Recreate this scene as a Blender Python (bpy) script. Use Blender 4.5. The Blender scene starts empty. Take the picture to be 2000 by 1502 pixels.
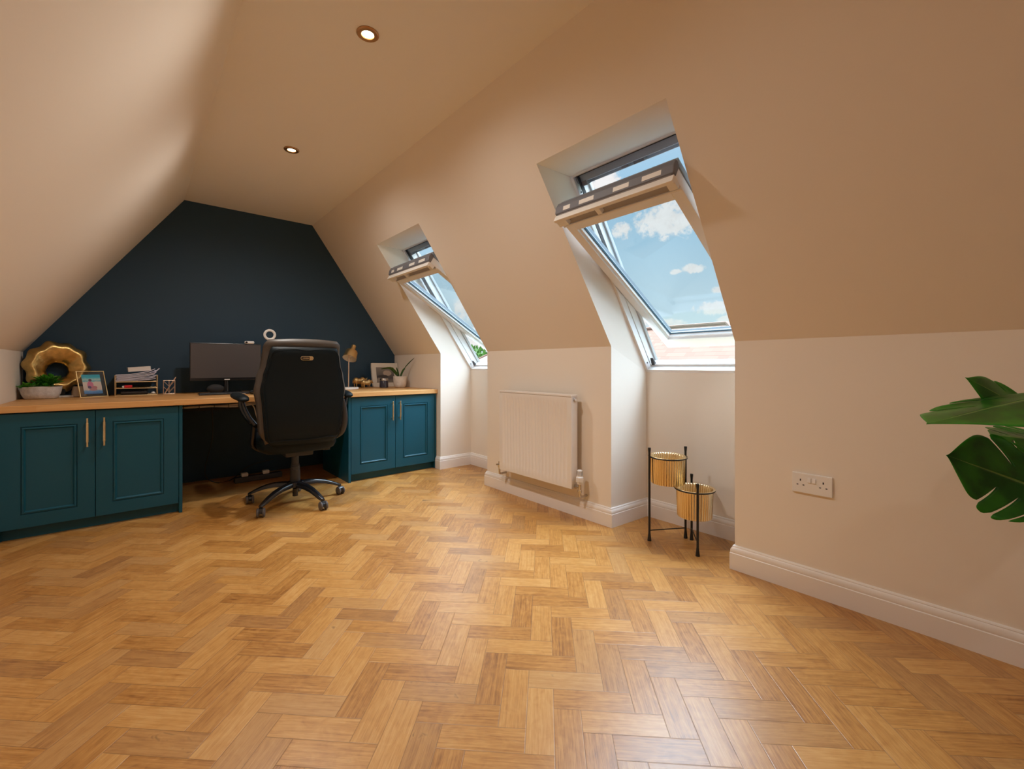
import bpy, bmesh, math, random
from mathutils import Vector, Matrix, Euler
random.seed(7)
PI = math.pi
sc = bpy.context.scene
COL = sc.collection

# ------------------------------------------------------------------ materials
def new_mat(name):
    m = bpy.data.materials.new(name); m.use_nodes = True
    nt = m.node_tree; nt.nodes.clear()
    out = nt.nodes.new('ShaderNodeOutputMaterial')
    return m, nt, out

def setin(node, key, v):
    if key in node.inputs:
        node.inputs[key].default_value = v

def pbr(name, col, rough=0.5, metal=0.0, spec=0.5, coat=0.0, sheen=0.0, noise=0.0, nscale=20.0, bump=0.0, bscale=200.0, emit=None, estr=0.0, sub=0.0):
    m, nt, out = new_mat(name)
    b = nt.nodes.new('ShaderNodeBsdfPrincipled')
    c = (*col, 1.0)
    setin(b, 'Base Color', c); setin(b, 'Roughness', rough); setin(b, 'Metallic', metal)
    setin(b, 'Specular IOR Level', spec); setin(b, 'Coat Weight', coat); setin(b, 'Sheen Weight', sheen)
    if emit is not None:
        setin(b, 'Emission Color', (*emit, 1)); setin(b, 'Emission Strength', estr)
    tc = nt.nodes.new('ShaderNodeTexCoord')
    if noise > 0:
        n = nt.nodes.new('ShaderNodeTexNoise'); setin(n, 'Scale', nscale); setin(n, 'Detail', 4.0)
        nt.links.new(tc.outputs['Object'], n.inputs['Vector'])
        r = nt.nodes.new('ShaderNodeValToRGB')
        r.color_ramp.elements[0].position = 0.3; r.color_ramp.elements[1].position = 0.7
        r.color_ramp.elements[0].color = (*[x * (1 - noise) for x in col], 1)
        r.color_ramp.elements[1].color = (*[min(1, x * (1 + noise)) for x in col], 1)
        nt.links.new(n.outputs['Fac'], r.inputs['Fac'])
        nt.links.new(r.outputs['Color'], b.inputs['Base Color'])
    if bump > 0:
        n2 = nt.nodes.new('ShaderNodeTexNoise'); setin(n2, 'Scale', bscale); setin(n2, 'Detail', 3.0)
        nt.links.new(tc.outputs['Object'], n2.inputs['Vector'])
        bp = nt.nodes.new('ShaderNodeBump'); setin(bp, 'Strength', bump); setin(bp, 'Distance', 0.002)
        nt.links.new(n2.outputs['Fac'], bp.inputs['Height'])
        nt.links.new(bp.outputs['Normal'], b.inputs['Normal'])
    nt.links.new(b.outputs['BSDF'], out.inputs['Surface'])
    return m

class NG:
    """tiny node-graph helper"""
    def __init__(s, nt): s.nt = nt
    def math(s, op, a, b=None, c=None, clamp=False):
        n = s.nt.nodes.new('ShaderNodeMath'); n.operation = op; n.use_clamp = clamp
        for i, v in enumerate((a, b, c)):
            if v is None: continue
            if isinstance(v, (int, float)): n.inputs[i].default_value = v
            else: s.nt.links.new(v, n.inputs[i])
        return n.outputs[0]
    def comb(s, x, y, z):
        n = s.nt.nodes.new('ShaderNodeCombineXYZ')
        for i, v in enumerate((x, y, z)):
            if isinstance(v, (int, float)): n.inputs[i].default_value = v
            else: s.nt.links.new(v, n.inputs[i])
        return n.outputs[0]
    def sep(s, v):
        n = s.nt.nodes.new('ShaderNodeSeparateXYZ'); s.nt.links.new(v, n.inputs[0]); return n.outputs
    def mix(s, f, a, b):          # float mix
        return s.math('ADD', a, s.math('MULTIPLY', f, s.math('SUBTRACT', b, a)))
    def mixc(s, f, a, b, mode='MIX'):
        n = s.nt.nodes.new('ShaderNodeMix'); n.data_type = 'RGBA'; n.blend_type = mode
        for key, v in ((0, f), (6, a), (7, b)):
            if isinstance(v, (int, float)): n.inputs[key].default_value = v
            elif isinstance(v, tuple): n.inputs[key].default_value = (*v, 1) if len(v) == 3 else v
            else: s.nt.links.new(v, n.inputs[key])
        return n.outputs[2]
    def noise(s, vec, scale, detail=3.0, rough=0.5, dist=0.0):
        n = s.nt.nodes.new('ShaderNodeTexNoise'); setin(n, 'Scale', scale); setin(n, 'Detail', detail); setin(n, 'Roughness', rough); setin(n, 'Distortion', dist)
        s.nt.links.new(vec, n.inputs['Vector']); return n.outputs['Fac']
    def ramp(s, f, stops):
        n = s.nt.nodes.new('ShaderNodeValToRGB'); cr = n.color_ramp
        while len(cr.elements) < len(stops): cr.elements.new(0.5)
        for e, (p, c) in zip(cr.elements, stops):
            e.position = p; e.color = (*c, 1)
        s.nt.links.new(f, n.inputs['Fac']); return n.outputs['Color']
    def smooth(s, v, a, b):
        n = s.nt.nodes.new('ShaderNodeMapRange'); n.interpolation_type = 'SMOOTHSTEP'
        s.nt.links.new(v, n.inputs[0]); n.inputs[1].default_value = a; n.inputs[2].default_value = b
        return n.outputs[0]

def herringbone():
    m, nt, out = new_mat('oak_herringbone'); g = NG(nt)
    tc = nt.nodes.new('ShaderNodeTexCoord')
    X, Y, Z = g.sep(tc.outputs['Object'])
    W = 0.0762; r2 = math.sqrt(2)
    x = g.math('SUBTRACT', g.math('DIVIDE', g.math('ADD', X, Y), r2 * W), 1.330 / W)
    y = g.math('SUBTRACT', g.math('DIVIDE', g.math('SUBTRACT', Y, X), r2 * W), 0.202 / W)
    i = g.math('FLOOR', x); j = g.math('FLOOR', y)
    k = g.math('FLOORED_MODULO', g.math('ADD', g.math('SUBTRACT', i, j), 0.5), 6.0)
    k = g.math('FLOOR', k)
    isV = g.math('GREATER_THAN', k, 2.5)
    hx0 = g.math('SUBTRACT', i, k)
    hu = g.math('SUBTRACT', x, hx0); hv = g.math('SUBTRACT', y, j)
    vj0 = g.math('SUBTRACT', j, g.math('SUBTRACT', 5.0, k))
    vu = g.math('SUBTRACT', y, vj0); vv = g.math('SUBTRACT', x, i)
    u = g.mix(isV, hu, vu); v = g.mix(isV, hv, vv)
    ida = g.mix(isV, hx0, i); idb = g.mix(isV, j, vj0)
    wn = nt.nodes.new('ShaderNodeTexWhiteNoise'); wn.noise_dimensions = '3D'
    nt.links.new(g.comb(ida, idb, isV), wn.inputs['Vector'])
    rnd = wn.outputs['Value']; rc = wn.outputs['Color']
    rs = g.sep(rc)
    r2_, r3_ = rs[1], rs[2]
    # grain
    gv = g.comb(g.math('ADD', g.math('MULTIPLY', u, 0.30), g.math('MULTIPLY', rnd, 57.0)),
                g.math('ADD', g.math('MULTIPLY', v, 6.5), g.math('MULTIPLY', r2_, 31.0)), g.math('MULTIPLY', r3_, 9.0))
    grain = g.noise(gv, 1.7, 6.0, 0.68, 0.35)
    gv2 = g.comb(g.math('ADD', g.math('MULTIPLY', u, 0.8), g.math('MULTIPLY', rnd, 91.0)),
                 g.math('ADD', g.math('MULTIPLY', v, 26.0), g.math('MULTIPLY', r3_, 17.0)), 0.0)
    fine = g.noise(gv2, 1.5, 3.0, 0.6)
    gv3 = g.comb(g.math('ADD', g.math('MULTIPLY', u, 0.9), g.math('MULTIPLY', r3_, 77.0)),
                 g.math('ADD', g.math('MULTIPLY', v, 1.3), g.math('MULTIPLY', rnd, 13.0)), 1.0)
    blotch = g.noise(gv3, 1.4, 2.0, 0.5, 1.5)
    t = g.math('ADD', g.math('MULTIPLY', grain, 0.72), g.math('MULTIPLY', fine, 0.30))
    t = g.math('ADD', t, g.math('MULTIPLY', blotch, 0.30))
    t = g.math('SUBTRACT', t, 0.09)
    t = g.math('ADD', t, g.math('MULTIPLY', g.math('SUBTRACT', rnd, 0.5), 0.24))
    col = g.ramp(t, FLOOR_RAMP)
    # some planks greyer / browner
    col = g.mixc(g.math('MULTIPLY', g.math('GREATER_THAN', r2_, 0.74), 0.20), col, (0.27, 0.165, 0.095))
    # pale open-pore streaks
    col = g.mixc(g.math('MULTIPLY', g.smooth(fine, 0.62, 0.74), g.math('MULTIPLY', r3_, 0.5)), col, (0.62, 0.42, 0.22))
    # knots
    kn = g.smooth(g.math('MULTIPLY', blotch, g.math('ADD', 0.75, g.math('MULTIPLY', r2_, 0.3))), 0.66, 0.86)
    col = g.mixc(g.math('MULTIPLY', kn, 0.8), col, (0.13, 0.055, 0.018))
    # joints
    ev = g.math('MINIMUM', v, g.math('SUBTRACT', 1.0, v)); eu = g.math('MINIMUM', u, g.math('SUBTRACT', 3.0, u))
    e = g.math('MINIMUM', ev, eu)
    line = g.math('SUBTRACT', 1.0, g.smooth(e, 0.006, 0.022))
    col = g.mixc(g.math('MULTIPLY', line, 0.55), col, (0.17, 0.08, 0.028))
    b = nt.nodes.new('ShaderNodeBsdfPrincipled')
    nt.links.new(col, b.inputs['Base Color'])
    nt.links.new(g.math('ADD', FLOOR_ROUGH, g.math('MULTIPLY', fine, 0.14)), b.inputs['Roughness'])
    setin(b, 'Specular IOR Level', 0.72)
    bp = nt.nodes.new('ShaderNodeBump'); setin(bp, 'Strength', 0.25); setin(bp, 'Distance', 0.002)
    h = g.math('SUBTRACT', g.math('MULTIPLY', fine, 0.35), line)
    nt.links.new(h, bp.inputs['Height']); nt.links.new(bp.outputs['Normal'], b.inputs['Normal'])
    nt.links.new(b.outputs['BSDF'], out.inputs['Surface'])
    return m

def wood_top():
    m, nt, out = new_mat('oak_worktop'); g = NG(nt)
    tc = nt.nodes.new('ShaderNodeTexCoord')
    X, Y, Z = g.sep(tc.outputs['Object'])
    yy = g.math('ADD', Y, g.math('MULTIPLY', Z, 0.9))
    stave = g.math('FLOOR', g.math('DIVIDE', yy, 0.045))
    wn = nt.nodes.new('ShaderNodeTexWhiteNoise'); wn.noise_dimensions = '2D'
    seg = g.math('FLOOR', g.math('DIVIDE', g.math('ADD', X, g.math('MULTIPLY', stave, 0.37)), 0.62))
    nt.links.new(g.comb(stave, seg, 0.0), wn.inputs['Vector'])
    rnd = wn.outputs['Value']
    v = g.comb(g.math('MULTIPLY', X, 2.0), g.math('MULTIPLY', yy, 34.0), g.math('MULTIPLY', rnd, 20.0))
    n = g.noise(v, 1.3, 5.0, 0.6, 0.7)
    t = g.math('ADD', g.math('MULTIPLY', n, 0.7), g.math('MULTIPLY', rnd, 0.35))
    col = g.ramp(t, [(0.2, (0.44, 0.19, 0.05)), (0.5, (0.62, 0.31, 0.10)), (0.85, (0.75, 0.45, 0.19))])
    b = nt.nodes.new('ShaderNodeBsdfPrincipled'); nt.links.new(col, b.inputs['Base Color']); setin(b, 'Roughness', 0.42)
    nt.links.new(b.outputs['BSDF'], out.inputs['Surface'])
    return m

def glass_mat(name, tint=(0.93, 0.97, 0.98), refl=0.08):
    m, nt, out = new_mat(name)
    tr = nt.nodes.new('ShaderNodeBsdfTransparent'); tr.inputs[0].default_value = (*tint, 1)
    gl = nt.nodes.new('ShaderNodeBsdfGlossy'); gl.inputs['Roughness'].default_value = 0.02
    lw = nt.nodes.new('ShaderNodeLayerWeight'); lw.inputs[0].default_value = 0.5
    mx = nt.nodes.new('ShaderNodeMixShader')
    g = NG(nt)
    nt.links.new(g.math('ADD', refl * 0.5, g.math('MULTIPLY', g.math('POWER', lw.outputs['Facing'], 5.0), 0.85), clamp=True), mx.inputs[0])
    nt.links.new(tr.outputs[0], mx.inputs[1]); nt.links.new(gl.outputs[0], mx.inputs[2])
    nt.links.new(mx.outputs[0], out.inputs['Surface'])
    return m

def tile_mat(name, c1, c2, axis_len=0.21):
    m, nt, out = new_mat(name); g = NG(nt)
    tc = nt.nodes.new('ShaderNodeTexCoord')
    u = tc.outputs['UV']
    X, Y, Z = g.sep(u)
    row = g.math('DIVIDE', Y, axis_len)
    rf = g.math('FRACT', row); ri = g.math('FLOOR', row)
    cx = g.math('ADD', g.math('DIVIDE', X, 0.30), g.math('MULTIPLY', g.math('FLOORED_MODULO', ri, 2.0), 0.5))
    wn = nt.nodes.new('ShaderNodeTexWhiteNoise'); wn.noise_dimensions = '2D'
    nt.links.new(g.comb(g.math('FLOOR', cx), ri, 0.0), wn.inputs['Vector'])
    col = g.mixc(wn.outputs['Value'], c1, c2)
    joint = g.math('SUBTRACT', 1.0, g.smooth(rf, 0.02, 0.16))
    col = g.mixc(g.math('MULTIPLY', joint, 0.55), col, tuple(x * 0.55 for x in c1))
    b = nt.nodes.new('ShaderNodeBsdfPrincipled'); nt.links.new(col, b.inputs['Base Color']); setin(b, 'Roughness', 0.85)
    nt.links.new(b.outputs['BSDF'], out.inputs['Surface'])
    return m

def leaf_mat(name, dark, light, vein=(0.20, 0.34, 0.08), rough=0.35):
    m, nt, out = new_mat(name); g = NG(nt)
    tc = nt.nodes.new('ShaderNodeTexCoord')
    X, Y, Z = g.sep(tc.outputs['UV'])
    n = g.noise(tc.outputs['Object'], 14.0, 3.0)
    col = g.mixc(g.smooth(n, 0.35, 0.7), dark, light)
    edge = g.smooth(g.math('ABSOLUTE', Y), 0.78, 1.0)
    col = g.mixc(g.math('MULTIPLY', edge, 0.45), col, tuple(min(1, x * 1.7) for x in light))
    rib = g.math('SUBTRACT', 1.0, g.smooth(g.math('ABSOLUTE', Y), 0.012, 0.035))
    col = g.mixc(g.math('MULTIPLY', rib, 0.8), col, vein)
    b = nt.nodes.new('ShaderNodeBsdfPrincipled'); nt.links.new(col, b.inputs['Base Color']); setin(b, 'Roughness', rough); setin(b, 'Specular IOR Level', 0.25)
    nt.links.new(b.outputs['BSDF'], out.inputs['Surface'])
    return m

def picture_mat(name, bands, blobs):
    """a flat printed picture on UV 0..1: horizontal colour bands and soft coloured blobs (x, y, rx, ry, colour)"""
    m, nt, out = new_mat(name); g = NG(nt)
    tc = nt.nodes.new('ShaderNodeTexCoord')
    X, Y, Z = g.sep(tc.outputs['UV'])
    n = g.noise(tc.outputs['UV'], 9.0, 3.0)
    yy = g.math('ADD', Y, g.math('MULTIPLY', g.math('SUBTRACT', n, 0.5), 0.10))
    col = g.ramp(yy, bands)
    for (bx, by, rx, ry, c) in blobs:
        dx = g.math('DIVIDE', g.math('SUBTRACT', X, bx), rx); dy = g.math('DIVIDE', g.math('SUBTRACT', Y, by), ry)
        d = g.math('ADD', g.math('MULTIPLY', dx, dx), g.math('MULTIPLY', dy, dy))
        d = g.math('ADD', d, g.math('MULTIPLY', g.math('SUBTRACT', n, 0.5), 0.8))
        f = g.math('SUBTRACT', 1.0, g.smooth(d, 0.75, 1.1))
        col = g.mixc(f, col, c)
    b = nt.nodes.new('ShaderNodeBsdfPrincipled'); nt.links.new(col, b.inputs['Base Color']); setin(b, 'Roughness', 0.3)
    nt.links.new(b.outputs['BSDF'], out.inputs['Surface'])
    return m

FLOOR_RAMP = [(0.28, (0.20, 0.070, 0.013)), (0.46, (0.40, 0.172, 0.036)), (0.62, (0.53, 0.258, 0.066)), (0.85, (0.64, 0.36, 0.125))]
FLOOR_ROUGH = 0.27
M = {}
M['floor'] = herringbone()
M['wall'] = pbr('cream_wall_paint', (0.83, 0.755, 0.665), 0.75, spec=0.25)
M['ceil'] = pbr('cream_ceiling_paint', (0.86, 0.82, 0.76), 0.8, spec=0.2)
M['navy_wall'] = pbr('dark_blue_wall_paint', (0.022, 0.054, 0.090), 0.6, spec=0.35)
M['white_trim'] = pbr('white_satin_trim', (0.84, 0.80, 0.77), 0.35)
M['win_white'] = pbr('white_window_lacquer', (0.86, 0.86, 0.86), 0.35)
M['win_cream'] = pbr('off_white_window_bar', (0.82, 0.78, 0.72), 0.4)
M['win_grey'] = pbr('grey_aluminium_cladding', (0.30, 0.34, 0.38), 0.4, metal=0.5)
M['win_flap'] = pbr('grey_vent_flap', (0.36, 0.33, 0.32), 0.5)
M['win_pale'] = pbr('pale_grey_cladding', (0.55, 0.57, 0.59), 0.45)
M['ridge'] = pbr('clay_ridge_tiles', (0.32, 0.20, 0.15), 0.85)
M['win_dark'] = pbr('dark_grey_vent_cover', (0.16, 0.16, 0.18), 0.5)
M['win_line'] = pbr('window_seal_blue_grey', (0.045, 0.085, 0.11), 0.5, spec=0.2)
M['black_line'] = pbr('black_rubber_seal', (0.02, 0.02, 0.022), 0.6)
M['glass'] = glass_mat('window_pane_glass')
M['clear'] = glass_mat('photo_frame_glass', (0.92, 0.92, 0.90), 0.10)
M['teal'] = pbr('dark_teal_cabinet_paint', (0.002, 0.072, 0.112), 0.42, spec=0.42)
M['oak'] = wood_top()
M['brass'] = pbr('brushed_pale_brass', (0.78, 0.60, 0.34), 0.32, metal=1.0)
M['gold'] = pbr('gold_metal', (0.82, 0.60, 0.29), 0.33, metal=1.0, bump=0.15, bscale=60)
M['gold_leaf'] = pbr('gold_leaf', (0.68, 0.46, 0.17), 0.34, metal=1.0, noise=0.25, nscale=25, bump=0.4, bscale=90)
M['gold_pot'] = pbr('ribbed_gold_metal', (0.86, 0.69, 0.43), 0.25, metal=1.0)
M['rose'] = pbr('pink_gold_rod', (0.80, 0.58, 0.44), 0.35, metal=0.8)
M['black_metal'] = pbr('black_metal', (0.02, 0.018, 0.017), 0.45, metal=0.3)
M['chrome'] = pbr('chrome', (0.60, 0.57, 0.54), 0.22, metal=1.0)
M['leather'] = pbr('black_leather', (0.004, 0.0085, 0.011), 0.48, spec=0.20, bump=0.25, bscale=350)
M['leather_brown'] = pbr('charcoal_brown_leather', (0.075, 0.062, 0.052), 0.42, bump=0.25, bscale=300)
M['black_plastic'] = pbr('black_gloss_plastic', (0.010, 0.010, 0.012), 0.22, spec=0.6)
M['grey_plastic'] = pbr('dark_grey_plastic', (0.035, 0.036, 0.040), 0.5)
M['caster_grey'] = pbr('caster_tread_grey', (0.10, 0.085, 0.08), 0.5)
M['screen'] = pbr('dark_screen_glass', (0.066, 0.061, 0.064), 0.30, spec=0.8)
M['white_plastic'] = pbr('white_plastic', (0.82, 0.80, 0.78), 0.4)
M['white_ceramic'] = pbr('white_ceramic', (0.80, 0.77, 0.73), 0.35)
M['marble_pot'] = pbr('speckled_white_pot', (0.76, 0.71, 0.66), 0.5, noise=0.16, nscale=22)
M['stone_bowl'] = pbr('white_textured_stone', (0.62, 0.60, 0.60), 0.75, noise=0.15, nscale=40, bump=0.9, bscale=70)
M['soil'] = pbr('potting_soil', (0.035, 0.022, 0.014), 0.95, bump=0.6, bscale=120)
M['succulent'] = leaf_mat('succulent_green', (0.020, 0.15, 0.012), (0.09, 0.36, 0.025))
M['aloe'] = leaf_mat('aloe_green', (0.020, 0.060, 0.016), (0.06, 0.12, 0.03))
M['monstera'] = leaf_mat('monstera_green', (0.008, 0.085, 0.006), (0.026, 0.19, 0.010))
M['stem'] = pbr('green_stem', (0.05, 0.13, 0.03), 0.5)
M['paper'] = pbr('lilac_white_paper', (0.76, 0.74, 0.88), 0.7)
M['box_white'] = pbr('off_white_carton', (0.72, 0.66, 0.60), 0.6)
M['red'] = pbr('red_plastic', (0.62, 0.012, 0.02), 0.35)
M['blue_dark'] = pbr('dark_blue_folder', (0.015, 0.03, 0.12), 0.5)
M['wax'] = pbr('cream_ribbed_ceramic', (0.62, 0.52, 0.42), 0.6)
M['jar'] = pbr('dark_smoky_jar', (0.04, 0.035, 0.055), 0.15, spec=0.7)
M['mesh_fabric'] = pbr('charcoal_speaker_fabric', (0.022, 0.022, 0.024), 0.85, bump=0.6, bscale=900)
M['frame_white'] = pbr('white_wood_frame', (0.72, 0.66, 0.58), 0.5)
M['rad'] = pbr('white_radiator_enamel', (0.82, 0.77, 0.72), 0.35)
M['cable_white'] = pbr('white_cable', (0.70, 0.66, 0.60), 0.5)
M['cable_black'] = pbr('black_cable', (0.02, 0.02, 0.022), 0.5)
M['tiles'] = tile_mat('pink_clay_roof_tiles', (0.29, 0.165, 0.115), (0.34, 0.205, 0.145))
M['tiles2'] = tile_mat('pale_clay_roof_tiles', (0.34, 0.25, 0.20), (0.38, 0.29, 0.24))
M['brick'] = pbr('pale_house_brick', (0.55, 0.40, 0.30), 0.9, noise=0.2, nscale=6)
M['foliage'] = pbr('tree_foliage', (0.09, 0.22, 0.035), 0.8, noise=0.4, nscale=3)
M['bark'] = pbr('tree_bark', (0.10, 0.07, 0.05), 0.9)
M['ground'] = pbr('garden_ground', (0.22, 0.24, 0.15), 0.95, noise=0.3, nscale=0.6)
M['bulb'] = pbr('lit_warm_bulb', (1, 0.9, 0.7), 0.4, emit=(1.0, 0.80, 0.48), estr=9.0)
M['copper_trim'] = pbr('antique_copper_trim', (0.50, 0.28, 0.13), 0.38, metal=1.0)
M['terracotta'] = pbr('grey_pot', (0.25, 0.24, 0.23), 0.7)
M['beach'] = picture_mat('beach_print',
    [(0.0, (0.02, 0.20, 0.70)), (0.14, (0.12, 0.42, 0.90)), (0.22, (0.85, 0.72, 0.74)), (0.60, (0.95, 0.84, 0.84)), (0.66, (0.10, 0.60, 0.85)), (0.72, (0.55, 0.88, 0.95)), (0.85, (0.0, 0.62, 0.95)), (1.0, (0.0, 0.50, 0.85))],
    [(0.40, 0.46, 0.17, 0.20, (0.80, 0.22, 0.48)), (0.42, 0.70, 0.09, 0.07, (0.10, 0.05, 0.14)), (0.34, 0.34, 0.10, 0.08, (0.08, 0.05, 0.22)), (0.60, 0.32, 0.16, 0.08, (0.60, 0.22, 0.30)), (0.52, 0.22, 0.22, 0.07, (0.62, 0.28, 0.36))])
M['portrait'] = picture_mat('grey_portrait_print',
    [(0.0, (0.30, 0.25, 0.21)), (0.3, (0.10, 0.085, 0.085)), (0.6, (0.16, 0.14, 0.13)), (1.0, (0.26, 0.23, 0.20))],
    [(0.62, 0.62, 0.24, 0.18, (0.48, 0.38, 0.31)), (0.25, 0.20, 0.28, 0.14, (0.34, 0.29, 0.25)), (0.35, 0.42, 0.3, 0.1, (0.05, 0.045, 0.05))])

# ------------------------------------------------------------------ mesh builder
ORG = {}
class MB:
    def __init__(s):
        s.bm = bmesh.new(); s.uv = s.bm.loops.layers.uv.new('UVMap')
    def v(s, p): return s.bm.verts.new(p)
    def face(s, pts, uvs=None):
        f = s.bm.faces.new([s.v(p) for p in pts])
        if uvs:
            for l, q in zip(f.loops, uvs): l[s.uv].uv = q
        return f
    def box(s, lo, hi, T=None):
        x0, y0, z0 = lo; x1, y1, z1 = hi
        P = [(x0, y0, z0), (x1, y0, z0), (x1, y1, z0), (x0, y1, z0), (x0, y0, z1), (x1, y0, z1), (x1, y1, z1), (x0, y1, z1)]
        if T: P = [T(p) for p in P]
        V = [s.v(p) for p in P]
        for q in ((0, 3, 2, 1), (4, 5, 6, 7), (0, 1, 5, 4), (1, 2, 6, 5), (2, 3, 7, 6), (3, 0, 4, 7)):
            f = s.bm.faces.new([V[i] for i in q])
            for l, uvq in zip(f.loops, ((0, 0), (1, 0), (1, 1), (0, 1))): l[s.uv].uv = uvq
        return s
    def rings(s, rings, closed=True, cap0=True, cap1=True, uv=None):
        R = [[s.v(p) for p in r] for r in rings]
        n = len(R[0]); m = n if closed else n - 1
        for a in range(len(R) - 1):
            for b in range(m):
                f = s.bm.faces.new((R[a][b], R[a][(b + 1) % n], R[a + 1][(b + 1) % n], R[a + 1][b]))
                if uv:
                    for l, (aa, bb) in zip(f.loops, ((a, b), (a, b + 1), (a + 1, b + 1), (a + 1, b))): l[s.uv].uv = uv(aa, bb)
        if closed and cap0: s.bm.faces.new(list(reversed(R[0])))
        if closed and cap1: s.bm.faces.new(R[-1])
        return s
    def lathe(s, prof, n=32, o=(0, 0, 0), T=None, cap0=True, cap1=True, mod=None):
        rr = []
        for (r, z) in prof:
            ring = []
            for i in range(n):
                a = 2 * PI * i / n
                q = r * (mod(a, r, z) if mod else 1.0)
                p = Vector((q * math.cos(a), q * math.sin(a), z))
                if T is not None: p = T @ p
                ring.append(tuple(p + Vector(o)))
            rr.append(ring)
        return s.rings(rr, True, cap0, cap1)
    def cyl(s, p0, p1, r0, r1=None, n=20):
        if r1 is None: r1 = r0
        p0 = Vector(p0); p1 = Vector(p1); d = (p1 - p0).normalized()
        q = d.to_track_quat('Z', 'Y')
        rr = []
        for p, r in ((p0, r0), (p1, r1)):
            rr.append([tuple(p + q @ Vector((r * math.cos(2 * PI * i / n), r * math.sin(2 * PI * i / n), 0))) for i in range(n)])
        return s.rings(rr)
    def tube(s, pts, r, n=10, flat=1.0, smooth=4):
        pts = [Vector(p) for p in pts]
        rs = r if isinstance(r, (list, tuple)) else [r] * len(pts)
        if smooth and len(pts) > 2:      # catmull-rom
            q, qr = [], []
            for i in range(len(pts) - 1):
                a = pts[max(i - 1, 0)]; b = pts[i]; c = pts[i + 1]; d = pts[min(i + 2, len(pts) - 1)]
                for k in range(smooth):
                    t = k / smooth
                    q.append(0.5 * ((2 * b) + (c - a) * t + (2 * a - 5 * b + 4 * c - d) * t * t + (3 * b - a - 3 * c + d) * t ** 3))
                    qr.append(rs[i] * (1 - t) + rs[i + 1] * t)
            q.append(pts[-1]); qr.append(rs[-1]); pts, rs = q, qr
        rr = []; up = None
        for i, p in enumerate(pts):
            d = (pts[min(i + 1, len(pts) - 1)] - pts[max(i - 1, 0)]).normalized()
            if up is None:
                up = Vector((0, 0, 1)) if abs(d.z) < 0.9 else Vector((0, 1, 0))
            side = d.cross(up).normalized(); up = side.cross(d).normalized()
            rr.append([tuple(p + side * (rs[i] * math.cos(2 * PI * k / n)) + up * (rs[i] * flat * math.sin(2 * PI * k / n))) for k in range(n)])
        return s.rings(rr)
    def ell(s, c, r, n=20, m=12, T=None):
        c = Vector(c); rr = []
        for a in range(1, m):
            th = PI * a / m
            ring = []
            for b in range(n):
                ph = 2 * PI * b / n
                p = Vector((r[0] * math.sin(th) * math.cos(ph), r[1] * math.sin(th) * math.sin(ph), -r[2] * math.cos(th)))
                if T is not None: p = T @ p
                ring.append(tuple(c + p))
            rr.append(ring)
        return s.rings(rr)
    def prism(s, poly, d):
        """polygon pts extruded by vector d"""
        d = Vector(d); a = [Vector(p) for p in poly]
        return s.rings([[tuple(p) for p in a], [tuple(p + d) for p in a]])
    def sweep(s, prof, path, inside):
        """profile (offset, z) swept along a floor polyline, mitred; inside = +1 left of travel / -1 right"""
        P = [Vector((x, y)) for x, y in path]; rr = []
        for i, p in enumerate(P):
            n0 = n1 = None
            if i > 0: d = (P[i] - P[i - 1]).normalized(); n0 = Vector((-d.y, d.x)) * inside
            if i < len(P) - 1: d = (P[i + 1] - P[i]).normalized(); n1 = Vector((-d.y, d.x)) * inside
            if n0 is None: mv = n1
            elif n1 is None: mv = n0
            else: mv = (n0 + n1) / (1 + n0.dot(n1))
            rr.append([(p.x + mv.x * o, p.y + mv.y * o, z) for o, z in prof])
        return s.rings(rr)
    def build(s, name, mat, parent=None, smooth=False, angle=35, bevel=0.0, bseg=2, sub=0, remesh=0.0, merge=True, loc=None):
        bm = s.bm
        if merge: bmesh.ops.remove_doubles(bm, verts=bm.verts, dist=1e-6)
        bmesh.ops.recalc_face_normals(bm, faces=bm.faces)
        o3 = Vector((0, 0, 0))
        if parent is not None: o3 = Vector(ORG.get(parent.name, (0, 0, 0)))
        if loc is not None: o3 = Vector(loc)
        if o3.length > 0: bmesh.ops.translate(bm, verts=bm.verts, vec=-o3)
        me = bpy.data.meshes.new(name); bm.to_mesh(me); bm.free()
        for mm in (mat if isinstance(mat, (list, tuple)) else [mat]): me.materials.append(mm)
        ob = bpy.data.objects.new(name, me); COL.objects.link(ob)
        if parent is not None: ob.parent = parent; ORG[ob.name] = ORG.get(parent.name, (0, 0, 0))
        elif loc is not None: ob.location = loc; ORG[ob.name] = tuple(loc)
        if bevel > 0:
            md = ob.modifiers.new('bevel', 'BEVEL'); md.width = bevel; md.segments = bseg; md.limit_method = 'ANGLE'; md.angle_limit = math.radians(40)
        if remesh > 0:
            md = ob.modifiers.new('remesh', 'REMESH'); md.mode = 'VOXEL'; md.voxel_size = remesh; md.use_smooth_shade = True
            sm = ob.modifiers.new('smooth', 'SMOOTH'); sm.factor = 0.5; sm.iterations = 6
        if sub > 0:
            md = ob.modifiers.new('sub', 'SUBSURF'); md.levels = sub; md.render_levels = sub
        if smooth:
            for p in me.polygons: p.use_smooth = True
            if angle < 180 and sub == 0: me.set_sharp_from_angle(angle=math.radians(angle))
        return ob

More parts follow.
